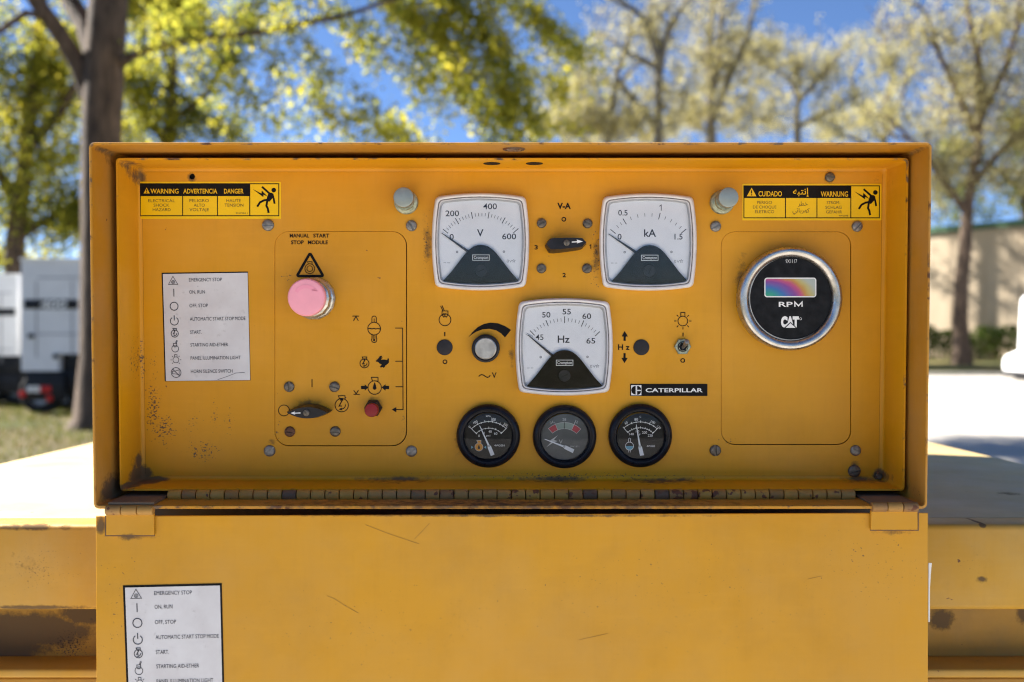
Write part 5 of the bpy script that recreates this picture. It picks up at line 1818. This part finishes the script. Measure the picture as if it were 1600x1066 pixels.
trailer(21.8, 33, 140, 407, 580, 648, 'white generator trailer with black 400 stripe beside the oak trunk', (38, 122, 468, 483), ('400', 62, 104), (90, 553))
trailer(25.0, -75, 27, 431, 586, 640, 'white generator trailer cut off by the left edge of the picture', (-70, 24, 482, 493), None, (-20, 556))

# ------------------------------------------------------------------ white truck at the right edge
D = 32.8
p = W(1652, 597, D)
p.z = lotz(p.x, p.y) + .008
tk = thing('truck', 'white truck showing only its nose at the right edge', 'truck', p)
q = lambda px, py: (W(px + 22, py, D).x - p.x, W(px, py, D).z - p.z)
side = [(1570, 588), (1567, 575), (1568, 563), (1573, 557), (1593, 549), (1597, 466), (1602, 460), (1665, 458), (1668, 545), (1668, 590)]
lp = [q(*a_) for a_ in side]
rings = []
for y, k_ in ((-1.0, .96), (-.93, 1.0), (.93, 1.0), (1.0, .96)):
    cx0 = sum(a_[0] for a_ in lp) / len(lp)
    cz0 = sum(a_[1] for a_ in lp) / len(lp)
    rings.append([(cx0 + (a_[0] - cx0) * k_, y, cz0 + (a_[1] - cz0) * k_) for a_ in lp])
v, f = loft(rings, True, True, True)
mk('cab', v, f, M_tw, tk, 30)
lp = [q(*a_) for a_ in ((1600, 470), (1640, 470), (1642, 520), (1598, 524))]
v, f = loft([[(x, y, z) for x, z in lp] for y in (-1.012, -1.002)], True, True, True)
mk('side_window', v, f, M_gloss, tk, 0)
xa, za = q(1571, 590)
bbox_part('front_bumper', xa - .08, xa + .2, -.95, .95, za, za + .22, M_tb, tk, .03)
bbox_part('headlamp', xa - .06, xa + .1, -.9, -.55, za + .3, za + .5, M_chrome, tk, .03)
bbox_part('headlamp', xa - .06, xa + .1, .55, .9, za + .3, za + .5, M_chrome, tk, .03)
bbox_part('cargo_box', q(1670, 0)[0], q(1670, 0)[0] + 4.5, -1.15, 1.15, .75, 3.2, M_tw, tk, .03)
bbox_part('chassis', q(1580, 0)[0], q(1670, 0)[0] + 4.4, -.5, .5, .4, .74, M_tb, tk, .02)
for wx in (q(1594, 0)[0], q(1670, 0)[0] + 3.4):
    for wy in (-.85, .85):
        wheel(tk, wx, wy, .42, .42, .25)

# ------------------------------------------------------------------ grass under the left trees
n = 26000
gx = rng.uniform(-16, -4.2, n)
gy = rng.uniform(10.5, 27, n)
keep = (np.sin(gx * 1.3 + gy * .7) + np.sin(gx * .6 - gy * 1.1) + rng.normal(size=n) * .8) > -.5
gx, gy = gx[keep], gy[keep]
n = len(gx)
zz = np.array([groundz(a_, b_) for a_, b_ in zip(gx, gy)])
h = rng.uniform(.04, .12, n)
an = rng.uniform(0, 6.28, n)
w_ = .012
b0 = np.stack([gx - w_ * np.cos(an), gy - w_ * np.sin(an), zz], 1)
b1 = np.stack([gx + w_ * np.cos(an), gy + w_ * np.sin(an), zz], 1)
b2 = np.stack([gx + rng.normal(size=n) * .04, gy + rng.normal(size=n) * .04, zz + h], 1)
v = np.stack([b0, b1, b2], 1).reshape(-1, 3)
me = bpy.data.meshes.new('grass')
me.vertices.add(3 * n)
me.vertices.foreach_set('co', v.astype(np.float32).ravel())
me.loops.add(3 * n)
me.loops.foreach_set('vertex_index', np.arange(3 * n, dtype=np.int32))
me.polygons.add(n)
me.polygons.foreach_set('loop_start', np.arange(0, 3 * n, 3, dtype=np.int32))
me.update(calc_edges=True)
at = me.attributes.new('tint', 'FLOAT', 'FACE')
at.data.foreach_set('value', rng.random(n).astype(np.float32))
me.materials.append(leaf_mat('grass_blades', ((0.05, 0.075, 0.014), (0.10, 0.115, 0.024), (0.17, 0.135, 0.05)), .35))
o = put('grass', me)
tag(o, 'patchy grass under the trailers and trees at the left', 'grass', kind='stuff')
